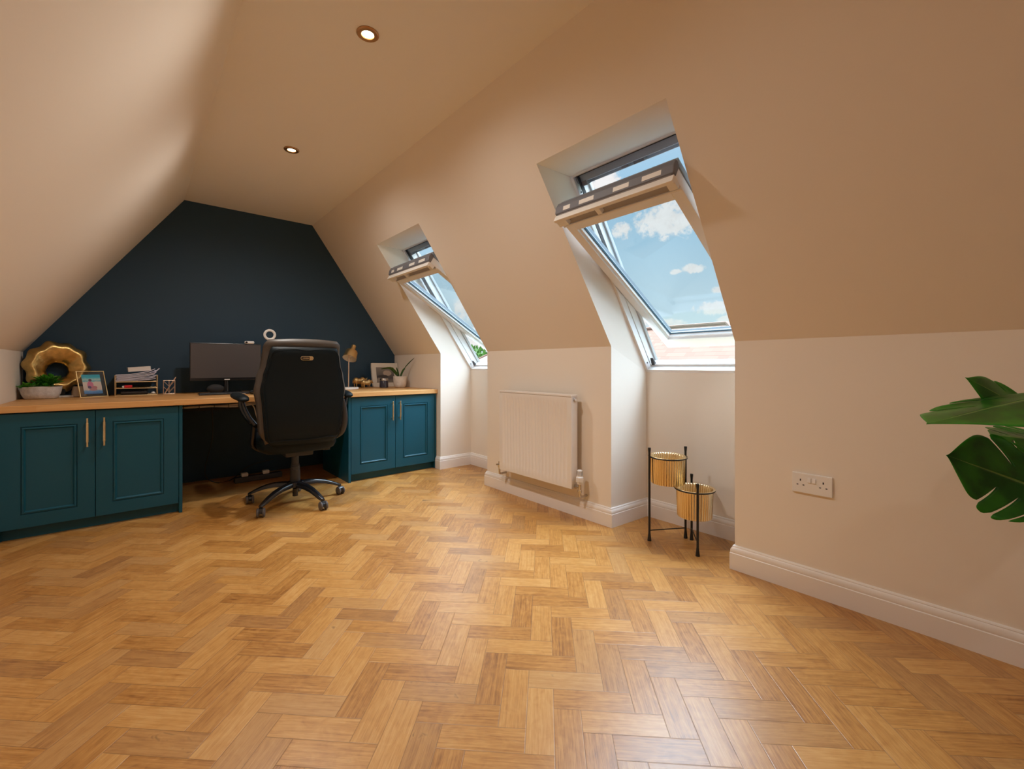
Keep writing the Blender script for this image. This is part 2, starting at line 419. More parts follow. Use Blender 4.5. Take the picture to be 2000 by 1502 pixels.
def tag(o, label, cat, group=None, kind=None):
    o['label'] = label; o['category'] = cat
    if group: o['group'] = group
    if kind: o['kind'] = kind
    return o
def thing(name, label, cat, loc, rotz=0.0, group=None, local=False, kind=None):
    o = bpy.data.objects.new(name, None); COL.objects.link(o)
    o.location = loc; o.rotation_euler = (0, 0, rotz); o.empty_display_size = 0.05
    tag(o, label, cat, group, kind)
    ORG[o.name] = (0, 0, 0) if local else tuple(loc)
    return o
def copy_tree(o, parent=None):
    c = o.copy(); COL.objects.link(c); c.parent = parent
    if parent is not None: c.matrix_parent_inverse = o.matrix_parent_inverse
    ORG[c.name] = ORG.get(o.name, (0, 0, 0))
    for ch in list(o.children): copy_tree(ch, c)
    return c
def struct(ob, label, cat='wall'):
    return tag(ob, label, cat, kind='structure')

# ------------------------------------------------------------------ room dimensions (metres)
XL, XR, YG, YB = -0.602, 2.194, 4.563, -2.6
ZK, ZC = 1.10, 2.372
XCL, XCR = 0.306, 1.321
ZKL = 1.08
PIT = math.atan2(ZC - ZK, XR - XCR); CP, SP = math.cos(PIT), math.sin(PIT)
XA, ZA = 2.545, 0.94              # alcove back wall and its top
OT = (1.561, 2.022)               # top edge of the window openings on the slope
FT = (1.795, 2.014)               # top of the window frame
WINS = [(0.895, 1.620, 1.598), (2.858, 3.588, 3.582)]   # opening y0, y1 ; y1 at the back
HC = 0.98

# ------------------------------------------------------------------ room shell
m = MB(); m.face([(XL - 0.3, YB - 0.2, 0), (XA + 0.1, YB - 0.2, 0), (XA + 0.1, YG + 0.1, 0), (XL - 0.3, YG + 0.1, 0)])
struct(m.build('floor', M['floor']), 'oak herringbone floor', 'floor')
m = MB(); m.face([(XCL, YB, ZC), (XCR, YB, ZC), (XCR, YG, ZC), (XCL, YG, ZC)])
struct(m.build('ceiling', M['ceil']), 'flat cream ceiling strip holding the lit downlights', 'ceiling')
m = MB(); m.face([(XL, YB, 0), (XL, YG, 0), (XL, YG, ZKL), (XL, YB, ZKL)]); m.face([(XL, YB, ZKL), (XL, YG, ZKL), (XCL, YG, ZC), (XCL, YB, ZC)])
struct(m.build('wall_left', M['wall']), 'cream left wall, low and then sloping up to the ceiling')
m = MB(); m.face([(XL, YG, 0), (XR, YG, 0), (XR, YG, ZK), (XCR, YG, ZC), (XCL, YG, ZC), (XL, YG, ZKL)])
struct(m.build('wall_back', M['navy_wall']), 'dark blue gable end wall behind the desk')
m = MB(); m.face([(XL, YB, 0), (XR, YB, 0), (XR, YB, ZK), (XCR, YB, ZC), (XCL, YB, ZC), (XL, YB, ZKL)])
struct(m.build('wall_front', M['wall']), 'cream gable wall behind the viewer')
m = MB()
segs = [(YB, WINS[0][0]), (WINS[0][1], WINS[1][0]), (WINS[1][1], YG)]
for a, b in segs:
    m.face([(XR, a, 0), (XR, b, 0), (XR, b, ZK), (XR, a, ZK)])
    m.face([(XR, a, ZK), (XR, b, ZK), (OT[0], b, OT[1]), (OT[0], a, OT[1])])
for a, b in segs + [(w[0], w[1]) for w in WINS]:
    m.face([(OT[0], a, OT[1]), (OT[0], b, OT[1]), (XCR, b, ZC), (XCR, a, ZC)])
for (y0, y1, yb) in WINS:
    def side(ys, ybk):
        m.face([(XR, ys, 0), (XA, ybk, 0), (XA, ybk, ZA), (FT[0], ybk, FT[1]), (OT[0], ys, OT[1]), (XR, ys, ZK)])
    side(y1, yb); side(y0, y0)
    m.face([(XA, y0, 0), (XA, yb, 0), (XA, yb, ZA), (XA, y0, ZA)])
    m.face([(OT[0], y0, OT[1]), (OT[0], y1, OT[1]), (FT[0], yb, FT[1]), (FT[0], y0, FT[1])])
struct(m.build('wall_right', M['wall']), 'cream right wall, sloping above and cut by two window alcoves')
# baseboards
PROF = [(0.0, 0.0), (0.018, 0.0), (0.018, 0.078), (0.0155, 0.081), (0.0165, 0.084), (0.015, 0.096), (0.011, 0.104), (0.008, 0.107), (0.0085, 0.110), (0.006, 0.114), (0.0, 0.116)]
w1, w2 = WINS
m = MB(); m.sweep(PROF, [(XR, YB), (XR, w1[0]), (XA, w1[0]), (XA, w1[2]), (XR, w1[1]), (XR, w2[0]), (XA, w2[0]), (XA, w2[2]), (XR, w2[1]), (XR, 3.672)], 1)
struct(m.build('baseboard_right', M['white_trim'], smooth=True, angle=30), 'white moulded skirting along the right wall and alcoves', 'skirting')
m = MB(); m.sweep(PROF, [(XR - 0.02, YB), (XL + 0.02, YB)], -1)
struct(m.build('baseboard_front', M['white_trim'], smooth=True, angle=30), 'white skirting on the wall behind the viewer', 'skirting')
m = MB(); m.sweep(PROF, [(XL, YB), (XL, 3.60)], -1)
struct(m.build('baseboard_left', M['white_trim'], smooth=True, angle=30), 'white skirting along the left wall', 'skirting')

# ------------------------------------------------------------------ roof windows
def roof_window(name, y0, y1, label):
    base = (XA, (y0 + y1) / 2, ZA)
    t = thing(name, label, 'window', base, kind='structure')
    L = math.hypot(FT[0] - XA, FT[1] - ZA)
    cp, sp = (XA - FT[0]) / L, (FT[1] - ZA) / L
    def P(p):    # (y, v up the slope, w outwards) -> world
        y, v, w = p
        return (XA - v * cp + w * sp, y, ZA + v * sp + w * cp)
    j = 0.016
    fr = MB()
    fr.box((y1 - j, 0, 0), (y1 + 0.05, L + 0.02, 0.045), P); fr.box((y1 - j - 0.003, 0, 0.047), (y1 + 0.05, L + 0.02, 0.10), P)
    fr.box((y0 - 0.05, 0, 0), (y0 + j, L + 0.02, 0.045), P); fr.box((y0 - 0.05, 0, 0.047), (y0 + j + 0.003, L + 0.02, 0.10), P)
    fr.box((y0 - 0.05, -0.03, 0), (y1 + 0.05, 0.018, 0.045), P); fr.box((y0 - 0.05, -0.03, 0.047), (y1 + 0.05, 0.030, 0.10), P)
    fr.box((y0 - 0.05, L - 0.012, 0), (y1 + 0.05, L + 0.05, 0.02), P)
    f = fr.build('window_frame', M['win_white'], t, bevel=0.002)
    hd = MB(); hd.box((y0 - 0.02, L - 0.055, 0.021), (y1 + 0.02, L + 0.05, 0.06), P); hd.box((y0 - 0.02, L - 0.075, 0.061), (y1 + 0.02, L + 0.05, 0.085), P)
    hd.build('frame_head', M['win_grey'], t, bevel=0.003)
    yc = (y0 + y1) / 2
    lt = MB(); lt.box((yc - 0.07, L - 0.07, 0.028), (yc - 0.01, L - 0.052, 0.055), P); lt.box((yc + 0.02, L - 0.068, 0.028), (yc + 0.06, L - 0.052, 0.05), P); lt.box((y1 - 0.075, L - 0.075, 0.02), (y1 - 0.03, L - 0.05, 0.06), P)
    lt.build('latch_keep', M['win_dark'], t, bevel=0.002)
    sl = MB(); sl.box((y0, L - 0.0155, -0.004), (y1 - 0.035, L - 0.0125, 0.022), P); sl.box((y1 - 0.041, 0.70, 0.004), (y1 - 0.037, L - 0.0125, 0.03), P)
    sl.build('frame_seal', M['black_line'], t)
    ex = MB()   # outside cladding of the frame
    ex.box((y1 - 0.03, 0, 0.101), (y1 + 0.07, L + 0.08, 0.125), P); ex.box((y0 - 0.07, 0, 0.101), (y0 + 0.03, L + 0.08, 0.125), P); ex.box((y0 - 0.07, L - 0.06, 0.101), (y1 + 0.07, L + 0.09, 0.125), P)
    ex.build('frame_cladding', M['win_pale'], t, bevel=0.003)
    sb = MB()
    for q in ((y1 - j - 0.002, 0.06, 0.022), (y1 - j - 0.002, L - 0.10, 0.022)):
        sb.cyl(P(q), P((q[0] + 0.006, q[1], q[2])), 0.005, n=10)
    sb.build('screw', M['grey_plastic'], t)
    pg = MB()
    pg.prism([P((y1 - 0.055, 0.034, 0.03)), P((y1 - 0.055, 0.034, 0.055)), P((y1 - 0.055, 0.055, 0.05)), P((y1 - 0.055, 0.085, 0.042)), P((y1 - 0.055, 0.055, 0.034))], (0, 0.02, 0))
    pg.build('latch_pin', M['grey_plastic'], t, bevel=0.002)
    # sash turned about the middle of the frame
    ang = math.radians(24.3); pv, pw = 0.655, 0.030; ca, sa = math.cos(ang), math.sin(ang)
    def S(p):    # (y, s up the sash, n outwards)
        y, s_, n_ = p
        return P((y, pv + s_ * ca + n_ * sa, pw - s_ * sa + n_ * ca))
    ya, yb = y0 + 0.024, y1 - 0.024
    s0, s1 = -0.692, 0.60
    ss = MB(); rw = 0.050
    for (a, b) in ((ya, ya + rw), (yb - rw, yb)):
        ss.box((a, s0, -0.040), (b, s1, 0.012), S)
    ss.box((ya + rw, s0, -0.040), (yb - rw, s0 + 0.098, 0.012), S)
    ss.box((ya + rw, s1 - 0.13, -0.040), (yb - rw, s1, 0.012), S)
    ss.box((ya + rw - 0.012, s0 + 0.06, -0.026), (ya + rw + 0.012, s1 - 0.12, 0.012), S); ss.box((yb - rw - 0.012, s0 + 0.06, -0.026), (yb - rw + 0.012, s1 - 0.12, 0.012), S)
    ss.box((ya + rw, s0 + 0.09, -0.026), (yb - rw, s0 + 0.112, 0.012), S)
    sash = ss.build('sash', M['win_white'], t, bevel=0.002)
    gk = MB()
    for (a, b) in ((ya + rw + 0.012, ya + rw + 0.016), (yb - rw - 0.016, yb - rw - 0.012)): gk.box((a, s0 + 0.112, -0.008), (b, s1 - 0.13, 0.004), S)
    gk.box((ya + rw + 0.016, s0 + 0.112, -0.006), (yb - rw - 0.016, s0 + 0.115, 0.002), S); gk.box((ya + rw + 0.016, s1 - 0.135, -0.008), (yb - rw - 0.016, s1 - 0.13, 0.004), S)
    gk.build('glazing_seal', M['win_line'], sash)
    cl = MB()
    cl.box((ya - 0.004, s0 - 0.006, 0.013), (ya + rw + 0.006, s1, 0.040), S); cl.box((yb - rw - 0.006, s0 - 0.006, 0.013), (yb + 0.004, s1, 0.040), S); cl.box((ya, s0 - 0.008, 0.013), (yb, s0 + 0.105, 0.036), S); cl.box((ya, s1 - 0.12, 0.013), (yb, s1 + 0.004, 0.05), S)
    cl.build('sash_cladding', M['win_grey'], sash, bevel=0.003)
    us = MB(); us.box((ya + 0.02, s0 - 0.004, -0.018), (yb - 0.02, s0 - 0.001, 0.010), S); us.build('bottom_seal', M['black_line'], sash)
    gl = MB(); gl.box((ya + rw + 0.004, s0 + 0.10, 0.000), (yb - rw - 0.004, s1 - 0.12, 0.004), S)
    gl.build('glass_pane', M['glass'], sash)
    # vent cover with slots on the top end of the sash, and the opening bar under it
    vc = MB()
    vc.prism([S((ya - 0.004, s1 - 0.02, -0.040)), S((ya - 0.004, s1 + 0.006, -0.040)), S((ya - 0.004, s1 + 0.018, -0.006)), S((ya - 0.004, s1 + 0.016, 0.026)), S((ya - 0.004, s1 - 0.02, 0.026))], (0, yb - ya + 0.008, 0))
    v_ = vc.build('vent_cover', M['win_dark'], sash, bevel=0.005)
    Wd = yb - ya
    q0s, q1s = (s1 + 0.0075, -0.036), (s1 + 0.0172, -0.008)
    def VS(p):
        y, q, n_ = p
        q0 = Vector(S((y, *q0s))); q1 = Vector(S((y, *q1s))); dd = (q1 - q0)
        nn = dd.normalized().cross(Vector((0, 1, 0)))
        if nn.dot(Vector(S((y, s1 + 1, 0))) - Vector(S((y, s1, 0)))) < 0: nn = -nn
        return tuple(q0 + dd * q + nn * n_)
    for (a, b) in ((0.08, 0.15), (0.24, 0.38), (0.55, 0.68), (0.78, 0.92)):
        vs = MB(); vs.box((yb - b * Wd, 0.10, -0.004), (yb - a * Wd, 0.85, 0.0012), VS); vs.build('vent_slot', M['win_cream'], v_, bevel=0.0005)
    fl = MB(); fl.box((ya + 0.01, s1 - 0.078, -0.0425), (yb - 0.01, s1 - 0.002, -0.0402), S); fl.build('vent_flap', M['win_flap'], sash)
    br = MB()
    br.box((ya - 0.004, s1 - 0.022, -0.078), (yb + 0.004, s1 - 0.004, -0.066), S)
    br.box((ya - 0.004, s1 - 0.010, -0.070), (yb + 0.004, s1 - 0.004, -0.043), S)
    for (a, b) in ((ya - 0.004, ya + 0.035), (yb - 0.06, yb + 0.004), (yc + 0.055, yc + 0.080)):
        br.box((a, s1 - 0.060, -0.070), (b, s1 - 0.006, -0.043), S)
    br.box((ya - 0.002, s1 - 0.086, -0.050), (yb + 0.002, s1 - 0.076, -0.0405), S)
    br.build('opening_bar', M['win_cream'], sash, bevel=0.002)
    return t
roof_window('window_1', WINS[0][0], WINS[0][2], 'nearer pivot roof window tilted open above the gold planters')
roof_window('window_2', WINS[1][0], WINS[1][2], 'farther pivot roof window tilted open near the desk')
# ------------------------------------------------------------------ downlights
dl0 = None
for i, (x, y) in enumerate([(0.735, 1.779), (0.757, 3.051), (0.735, 0.505), (0.735, -0.77), (0.735, -2.05)]):
    lab = ['round copper-rimmed downlight, nearer and larger of the two lit', 'round copper-rimmed downlight, farther one, nearer the blue gable wall', 'copper-rimmed ceiling downlight just above the viewer', 'copper-rimmed ceiling downlight behind the viewer, second from the end wall', 'copper-rimmed ceiling downlight behind the viewer, closest to the end wall'][i]
    if dl0 is None:
        t = thing('downlight', lab, 'downlight', (x, y, ZC), group='recessed ceiling downlights', local=True)
        r = MB(); r.lathe([(0.024, -0.001), (0.026, -0.006), (0.040, -0.007), (0.045, -0.003), (0.045, 0.0)], 40, cap0=False, cap1=False); r.build('trim_ring', M['copper_trim'], t, smooth=True, angle=40)
        b = MB(); b.lathe([(0.0245, -0.0015), (0.018, -0.004), (0.006, -0.005)], 32, cap0=False); b.build('bulb', M['bulb'], t, smooth=True)
        dl0 = t
    else:
        t = copy_tree(dl0); t.location = (x, y, ZC); t['label'] = lab
    ld = bpy.data.lights.new('downlight_lamp', 'SPOT'); ld.energy = (80.0, 82.0, 17.0, 16.0, 16.0)[i]; ld.color = (1.0, 0.955, 0.89); ld.spot_size = math.radians(172); ld.spot_blend = 1.0; ld.shadow_soft_size = 0.045
    lo = bpy.data.objects.new('downlight_lamp', ld); COL.objects.link(lo); lo.location = (x, y, ZC - 0.012)

# ------------------------------------------------------------------ built-in cabinets and worktop
YF = 3.657; WT = 0.757; WB = 0.719
def cabinet(name, label, x0, x1, endL, endR, doors):
    t = thing(name, label, 'cabinet', ((x0 + x1) / 2, YF + 0.3, 0))
    c = MB()
    c.box((x0 + 0.006, YF + 0.022, 0.065), (x1 - 0.006, YG - 0.25, WB - 0.001)); c.build('body', M['teal'], t, bevel=0.001)
    p = MB(); p.box((x0 + 0.006, YF + 0.045, 0.0), (x1 - 0.006, YF + 0.063, 0.064)); p.build('plinth', M['teal'], t, bevel=0.001)
    for (a, b, nm) in ((endL[0], endL[1], 'end_panel'), (endR[0], endR[1], 'end_panel')):
        if b > a:
            e = MB(); e.box((a, YF, 0.0), (b, YG - 0.25, WB - 0.001)); e.build(nm, M['teal'], t, bevel=0.0012)
    for (a, b, hx) in doors:
        g_ = 0.0015; za, zb = 0.066, 0.712
        d = MB(); fw = 0.075
        # frame of the door with a sunk panel (one closed mesh)
        rings_ = []
        def rect(i, y): return [(a + g_ + i, y, za + i), (b - g_ - i, y, za + i), (b - g_ - i, y, zb - i), (a + g_ + i, y, zb - i)]
        rings_ = [rect(0, YF + 0.020), rect(0, YF + 0.001), rect(0.001, YF), rect(fw, YF), rect(fw + 0.001, YF + 0.005), rect(fw + 0.004, YF + 0.0055), rect(fw + 0.006, YF - 0.0005), rect(fw + 0.013, YF - 0.002), rect(fw + 0.018, YF + 0.004), rect(fw + 0.020, YF + 0.007)]
        d.rings(rings_)
        dob = d.build('door', M['teal'], t)
        h = MB(); hz0, hz1 = 0.497, 0.668
        h.cyl((hx, YF - 0.030, hz0), (hx, YF - 0.030, hz1), 0.0048, n=16)
        h.cyl((hx, YF - 0.030, hz0 + 0.028), (hx, YF - 0.030, hz1 - 0.028), 0.0068, n=16)
        for z in (hz0 + 0.02, hz1 - 0.02): h.cyl((hx, YF - 0.030, z), (hx, YF, z), 0.004, n=12)
        h.build('handle', M['brass'], dob, smooth=True, bevel=0.0008)
    return t
cabinet('base_cabinet', 'long dark teal two-door cupboard under the left end of the desk', -0.592, 0.235, (-0.592, -0.572), (0.2165, 0.235), [(-0.570, -0.188, -0.221), (-0.188, 0.215, -0.147)])
cabinet('base_cabinet', 'dark teal two-door cupboard beside the far window alcove', 1.345, 2.187, (1.345, 1.3655), (2.1715, 2.187), [(1.367, 1.767, 1.731), (1.767, 2.170, 1.802)])
m = MB(); m.box((XL + 0.002, YF - 0.020, WB), (XR - 0.002, YG - 0.002, WT))
tag(m.build('desk_worktop', M['oak'], bevel=0.003), 'long solid oak worktop spanning both teal cupboards along the gable', 'worktop')

# under-desk basket with cables
t = thing('cable_tray', 'wire basket of cables fixed below the desk worktop', 'cable tray', (0.62, 4.02, 0.66))
m = MB()
for y in (3.96, 4.02, 4.08): m.cyl((0.245, y, 0.650), (1.10, y, 0.650), 0.002, n=6)
for y in (3.94, 4.10): m.cyl((0.245, y, 0.705), (1.10, y, 0.705), 0.0025, n=6)
for k in range(10):
    x = 0.26 + k * 0.092; m.tube([(x, 3.94, 0.718), (x, 3.94, 0.66), (x, 3.96, 0.650), (x, 4.08, 0.650), (x, 4.10, 0.66), (x, 4.10, 0.718)], 0.002, 6, smooth=0)
m.build('basket', M['black_metal'], t)
for k in range(3):
    m = MB(); rr = random.Random(k + 3)
    m.tube([(0.25 + 0.17 * i, 3.965 + 0.045 * rr.random() + 0.03 * k, 0.664 + 0.022 * rr.random() + 0.006 * k) for i in range(5)], 0.007, 8)
    tag(m.build('cable', M['cable_white'], smooth=True), ['grey-white cable lying at the front of the under-desk basket', 'grey-white cable lying along the middle of the under-desk basket', 'grey-white cable at the back of the under-desk basket'][k], 'cable', 'cables in the under-desk basket')
m = MB(); m.tube([(0.66, 3.93, 0.7185), (0.70, 3.92, 0.66), (0.715, 3.92, 0.60), (0.735, 3.93, 0.545), (0.78, 3.95, 0.515), (0.85, 4.0, 0.53), (0.90, 4.05, 0.60), (0.92, 4.06, 0.7185)], 0.004, 8)
tag(m.build('cable', M['cable_white'], smooth=True), 'pale cable hanging in a loop below the desk beside the chair arm', 'cable')
m = MB(); m.tube([(0.45, 4.12, 0.65), (0.46, 4.2, 0.4), (0.42, 4.3, 0.12), (0.5, 4.36, 0.012), (0.62, 4.40, 0.008), (0.75, 4.42, 0.10), (0.95, 4.44, 0.13)], 0.004, 8)
tag(m.build('cable', M['cable_black'], smooth=True), 'black cable trailing down to the floor under the desk', 'cable')
t = thing('power_strip', 'dark power strip on the floor under the desk', 'power strip', (0.80, 4.28, 0))
m = MB(); m.box((0.62, 4.25, 0.0), (0.98, 4.31, 0.045)); m.build('housing', M['grey_plastic'], t, bevel=0.006)
for k in range(2):
    m = MB(); m.box((0.67 + 0.16 * k, 4.255, 0.046), (0.72 + 0.16 * k, 4.305, 0.075)); m.build('plug', M['white_plastic'], t, bevel=0.006)

# ------------------------------------------------------------------ things on the desk, left part
# wavy gold ring ornament
t = thing('ring_ornament', 'wavy gold dish-shaped ring sculpture with a hole, at the desk left corner', 'ornament', (-0.425, 4.47, WT))
TD = Matrix.Translation((-0.422, 4.470, 0.978)) @ Euler((math.radians(84), 0, math.radians(17)), 'XYZ').to_matrix().to_4x4()
NL = 10
def wavy(f): return lambda a: 0.968 + 1.25 * f * (0.75 * math.cos(NL * a + 0.6) + 0.35 * math.cos(6 * a + 2))
prof = [(0.056, -0.028, 0.01, -0.030), (0.062, -0.016, 0.012, -0.032), (0.085, 0.004, 0.016, -0.02), (0.112, 0.020, 0.022, -0.008), (0.128, 0.029, 0.028, -0.003), (0.138, 0.030, 0.034, 0), (0.150, 0.021, 0.040, 0), (0.166, 0.004, 0.046, 0), (0.176, -0.012, 0.048, 0), (0.174, -0.020, 0.048, 0), (0.150, -0.006, 0.04, 0), (0.12, 0.004, 0.025, -0.006), (0.085, -0.014, 0.016, -0.02), (0.058, -0.034, 0.01, -0.030)]
m = MB(); n = 132; rr = []
for (r, z, f, dy) in prof:
    fn = wavy(f); ring = []
    for i in range(n):
        a = 2 * PI * i / n; q = r * fn(a)
        p = TD @ Vector((q * math.cos(a), q * math.sin(a) * 1.04 + dy, z)); ring.append(tuple(p))
    rr.append(ring)
rr.append(rr[0]); m.rings(rr, True, False, False)
m.build('ring', M['gold_leaf'], t, smooth=True, angle=180)
m = MB(); m.box((-0.475, 4.445, WT + 0.0145), (-0.385, 4.505, 0.812)); m.build('support', M['black_metal'], t, bevel=0.002)
m = MB(); m.box((-0.53, 4.425, WT), (-0.34, 4.525, WT + 0.014)); m.build('base', M['white_ceramic'], t, bevel=0.003)
# stone bowl of succulents
t = thing('plant_bowl', 'low white textured oval bowl with green succulents', 'potted plant', (-0.497, 4.345, WT))
BX, BY = -0.490, 4.345
m = MB(); rr = []
for (r, z) in ((0.070, 0.0), (0.082, 0.006), (0.094, 0.035), (0.101, 0.075), (0.103, 0.084), (0.098, 0.084), (0.094, 0.066)):
    rr.append([(BX + r * math.cos(2 * PI * i / 48), BY + 0.78 * r * math.sin(2 * PI * i / 48), WT + z + 0.002 * math.sin(3 * 2 * PI * i / 48)) for i in range(48)])
m.rings(rr); m.build('bowl', M['stone_bowl'], t, smooth=True, angle=50)
m = MB(); m.ell((BX, BY, WT + 0.066), (0.092, 0.07, 0.008)); m.build('soil', M['soil'], t, smooth=True)
def rosette(cx, cy, cz, R, n, seed, tilt=0.0):
    rd = random.Random(seed); m = MB()
    for k in range(n):
        a = k * 2.39996; f = k / n; el = 0.15 + 1.1 * (1 - f) + tilt * rd.random(); l = R * (0.55 + 0.45 * f) * rd.uniform(0.85, 1.15); w = l * 0.20
        d = Vector((math.cos(a) * math.cos(el), math.sin(a) * math.cos(el), math.sin(el))); sd = Vector((-math.sin(a), math.cos(a), 0)); nu = d.cross(sd)
        rows = []
        for q in range(6):
            s_ = q / 5; ww = w * (math.sin(PI * (0.12 + 0.88 * s_)) ** 0.8) * (1 if s_ < 1 else 0.02)
            c = Vector((cx, cy, cz)) + d * (l * s_) - nu * (0.25 * l * s_ * s_ * (0.4 + 0.6 * f))
            rows.append([tuple(c - sd * ww), tuple(c + nu * ww * 0.35), tuple(c + sd * ww), tuple(c - nu * ww * 0.35)])
        m.rings(rows, uv=lambda a_, b_: (a_ / 5, (b_ % 2)))
    return m
spots = [(-0.555, 4.33, 0.070, 0.065, 26), (-0.525, 4.30, 0.072, 0.07, 24), (-0.50, 4.36, 0.085, 0.075, 28), (-0.462, 4.34, 0.11, 0.085, 32), (-0.435, 4.33, 0.10, 0.075, 28), (-0.445, 4.36, 0.13, 0.065, 22), (-0.468, 4.30, 0.078, 0.05, 20)]
for k, (x, y, z, R, nn) in enumerate(spots):
    rosette(x, y, WT + z, R, nn, k, 0.5).build('succulent_rosette', M['succulent'], t, smooth=True)
for (x, y, z, R, nn) in spots:
    m = MB(); m.cyl((x, y, WT + 0.06), (x, y, WT + z + 0.01), 0.006, n=8); m.build('stem', M['stem'], t)
# ribbed cream jar behind the photo frame
m = MB(); m.lathe([(0.030, 0), (0.040, 0.004), (0.037, 0.04), (0.030, 0.075), (0.027, 0.075), (0.027, 0.02)], 72, (-0.315, 4.455, WT), mod=lambda a, r, z: 1 + 0.03 * math.cos(24 * a))
tag(m.build('ribbed_vase', M['wax'], smooth=True, angle=60, loc=(-0.315, 4.455, WT)), 'small cream ribbed vase half hidden behind the glass photo frame', 'vase')
# glass photo frame
t = thing('photo_frame', 'glass photo frame with thin gold edge showing a beach picture', 'photo frame', (-0.226, 4.325, WT), math.radians(28), local=True)
tl = math.radians(18); Tm = Matrix.Rotation(-tl, 4, 'X')
def TF(p): return tuple(Tm @ Vector(p))
fw, fh = 0.080, 0.196
m = MB()
for (a, b) in (((-fw, -0.004, 0.0), (fw, 0.004, 0.004)), ((-fw, -0.004, fh - 0.004), (fw, 0.004, fh)), ((-fw, -0.004, 0.004), (-fw + 0.004, 0.004, fh - 0.004)), ((fw - 0.004, -0.004, 0.004), (fw, 0.004, fh - 0.004))): m.box(a, b, TF)
m.build('frame', M['gold'], t, bevel=0.0008)
m = MB(); m.box((-fw + 0.004, -0.002, 0.004), (fw - 0.004, -0.0005, fh - 0.004), TF); m.build('glass', M['clear'], t)
m = MB(); m.box((-0.053, 0.0, 0.026), (0.053, 0.001, 0.170), TF); m.build('print', M['beach'], t)
m = MB(); m.tube([TF((0, 0.004, 0.13)), (0, 0.105, 0.003)], 0.0025, 8, smooth=0); m.build('prop', M['gold'], t)
# gold wire letter trays
t = thing('letter_tray', 'gold wire letter tray with three tiers, left of the monitor', 'letter tray', (0.003, 4.42, WT))
x0, x1, y0, y1 = -0.118, 0.124, 4.35, 4.545
m = MB()
for z in (0.003, 0.056, 0.104):
    m.tube([(x0, y0, WT + z), (x1, y0, WT + z), (x1, y1, WT + z), (x0, y1, WT + z), (x0, y0, WT + z)], 0.0030, 8, smooth=0)
    for k in range(1, 7):
        x = x0 + (x1 - x0) * k / 7; m.cyl((x, y0, WT + z), (x, y1, WT + z), 0.0011, n=6)
m.build('tier_rack', M['brass'], t)
for (x, y) in ((x0, y0), (x1, y0), (x0, y1), (x1, y1)):
    m = MB(); m.cyl((x, y, WT), (x, y, WT + 0.155), 0.0034, n=8); m.build('post', M['brass'], t)
for x in (x0, x1):
    m = MB(); m.cyl((x, y0, WT + 0.153), (x, y1, WT + 0.153), 0.0028, n=8); m.build('top_rail', M['brass'], t)
for k in range(7):
    m = MB(); zz = WT + 0.109 + 0.0075 * k; dx = random.uniform(-0.008, 0.008); sl = 0.02 + 0.006 * k
    a, b = x0 + 0.008 + dx, x1 - 0.006 + dx; th = 0.004
    pts = [(a, zz), (a + 0.08, zz + 0.003), (b - 0.04, zz + sl * 0.45), (b, zz + sl * 0.8)]
    rr = []
    for (x, z) in pts: rr.append([(x, y0 - 0.004 - 0.001 * k, z), (x, y1 - 0.02, z), (x, y1 - 0.02, z + th), (x, y0 - 0.004 - 0.001 * k, z + th)])
    m.rings(rr)
    lb = ['lowest', 'second lowest', 'third lowest', 'middle', 'third', 'second', 'topmost'][k]
    lb = {0: 'bottom sheaf of the lilac papers heaped in the top letter tray', 1: 'second sheaf from the bottom of the lilac paper heap', 2: 'third sheaf from the bottom of the lilac paper heap', 3: 'fourth sheaf from the bottom of the lilac paper heap', 4: 'fifth sheaf from the bottom of the lilac paper heap', 5: 'lilac paper sheaf next below the topmost in the letter tray', 6: 'topmost lilac paper sheaf, right under the small carton'}[k]
    tag(m.build('paper_sheaf', M['paper']), lb, 'paper', 'papers in the top letter tray')
m = MB(); m.tube([(0.085, 4.40, WT + 0.168), (0.115, 4.40, WT + 0.182), (0.138, 4.40, WT + 0.205)], 0.004, 6)
tag(m.build('pen', M['paper'], smooth=True), 'pale pen sticking up from the right end of the paper heap', 'pen')
t = thing('carton', 'small off-white carton lying on top of the paper heap', 'carton', (0.015, 4.42, WT + 0.180))
TB = Matrix.Translation((0.018, 4.425, WT + 0.1835)) @ Euler((0, math.radians(-4.5), math.radians(4)), 'XYZ').to_matrix().to_4x4()
m = MB(); m.box((-0.066, -0.05, 0), (0.066, 0.05, 0.034), lambda p: tuple(TB @ Vector(p))); m.build('box', M['box_white'], t, bevel=0.0015)
m = MB(); m.box((-0.04, -0.03, 0.0342), (0.03, 0.03, 0.035), lambda p: tuple(TB @ Vector(p))); m.build('printed_top', M['grey_plastic'], t)
m = MB(); m.box((-0.068, y0 + 0.004, WT + 0.0595), (-0.022, y0 + 0.05, WT + 0.079)); ob = m.build('tape_dispenser', M['red'], bevel=0.004); tag(ob, 'small red and white tape dispenser on the middle letter tray', 'stationery')
m = MB(); m.box((-0.080, y0 + 0.006, WT + 0.0597), (-0.0685, y0 + 0.045, WT + 0.075)); m.build('white_end', M['white_plastic'], ob, bevel=0.003)
m = MB(); m.box((-0.09, y0 + 0.004, WT + 0.0065), (0.07, y0 + 0.15, WT + 0.034)); tag(m.build('black_case', M['black_plastic'], bevel=0.01, bseg=3), 'black zip case on the lowest letter tray', 'case')
m = MB(); m.ell((0.100, y0 + 0.02, WT + 0.0165), (0.013, 0.013, 0.010)); tag(m.build('eraser', M['white_plastic'], smooth=True), 'small white rounded eraser on the lowest letter tray', 'eraser')
m = MB(); m.box((0.01, y0 + 0.002, WT + 0.1075), (0.10, y0 + 0.12, WT + 0.1085)); tag(m.build('folder', M['blue_dark']), 'thin dark blue folder under the paper heap', 'folder')
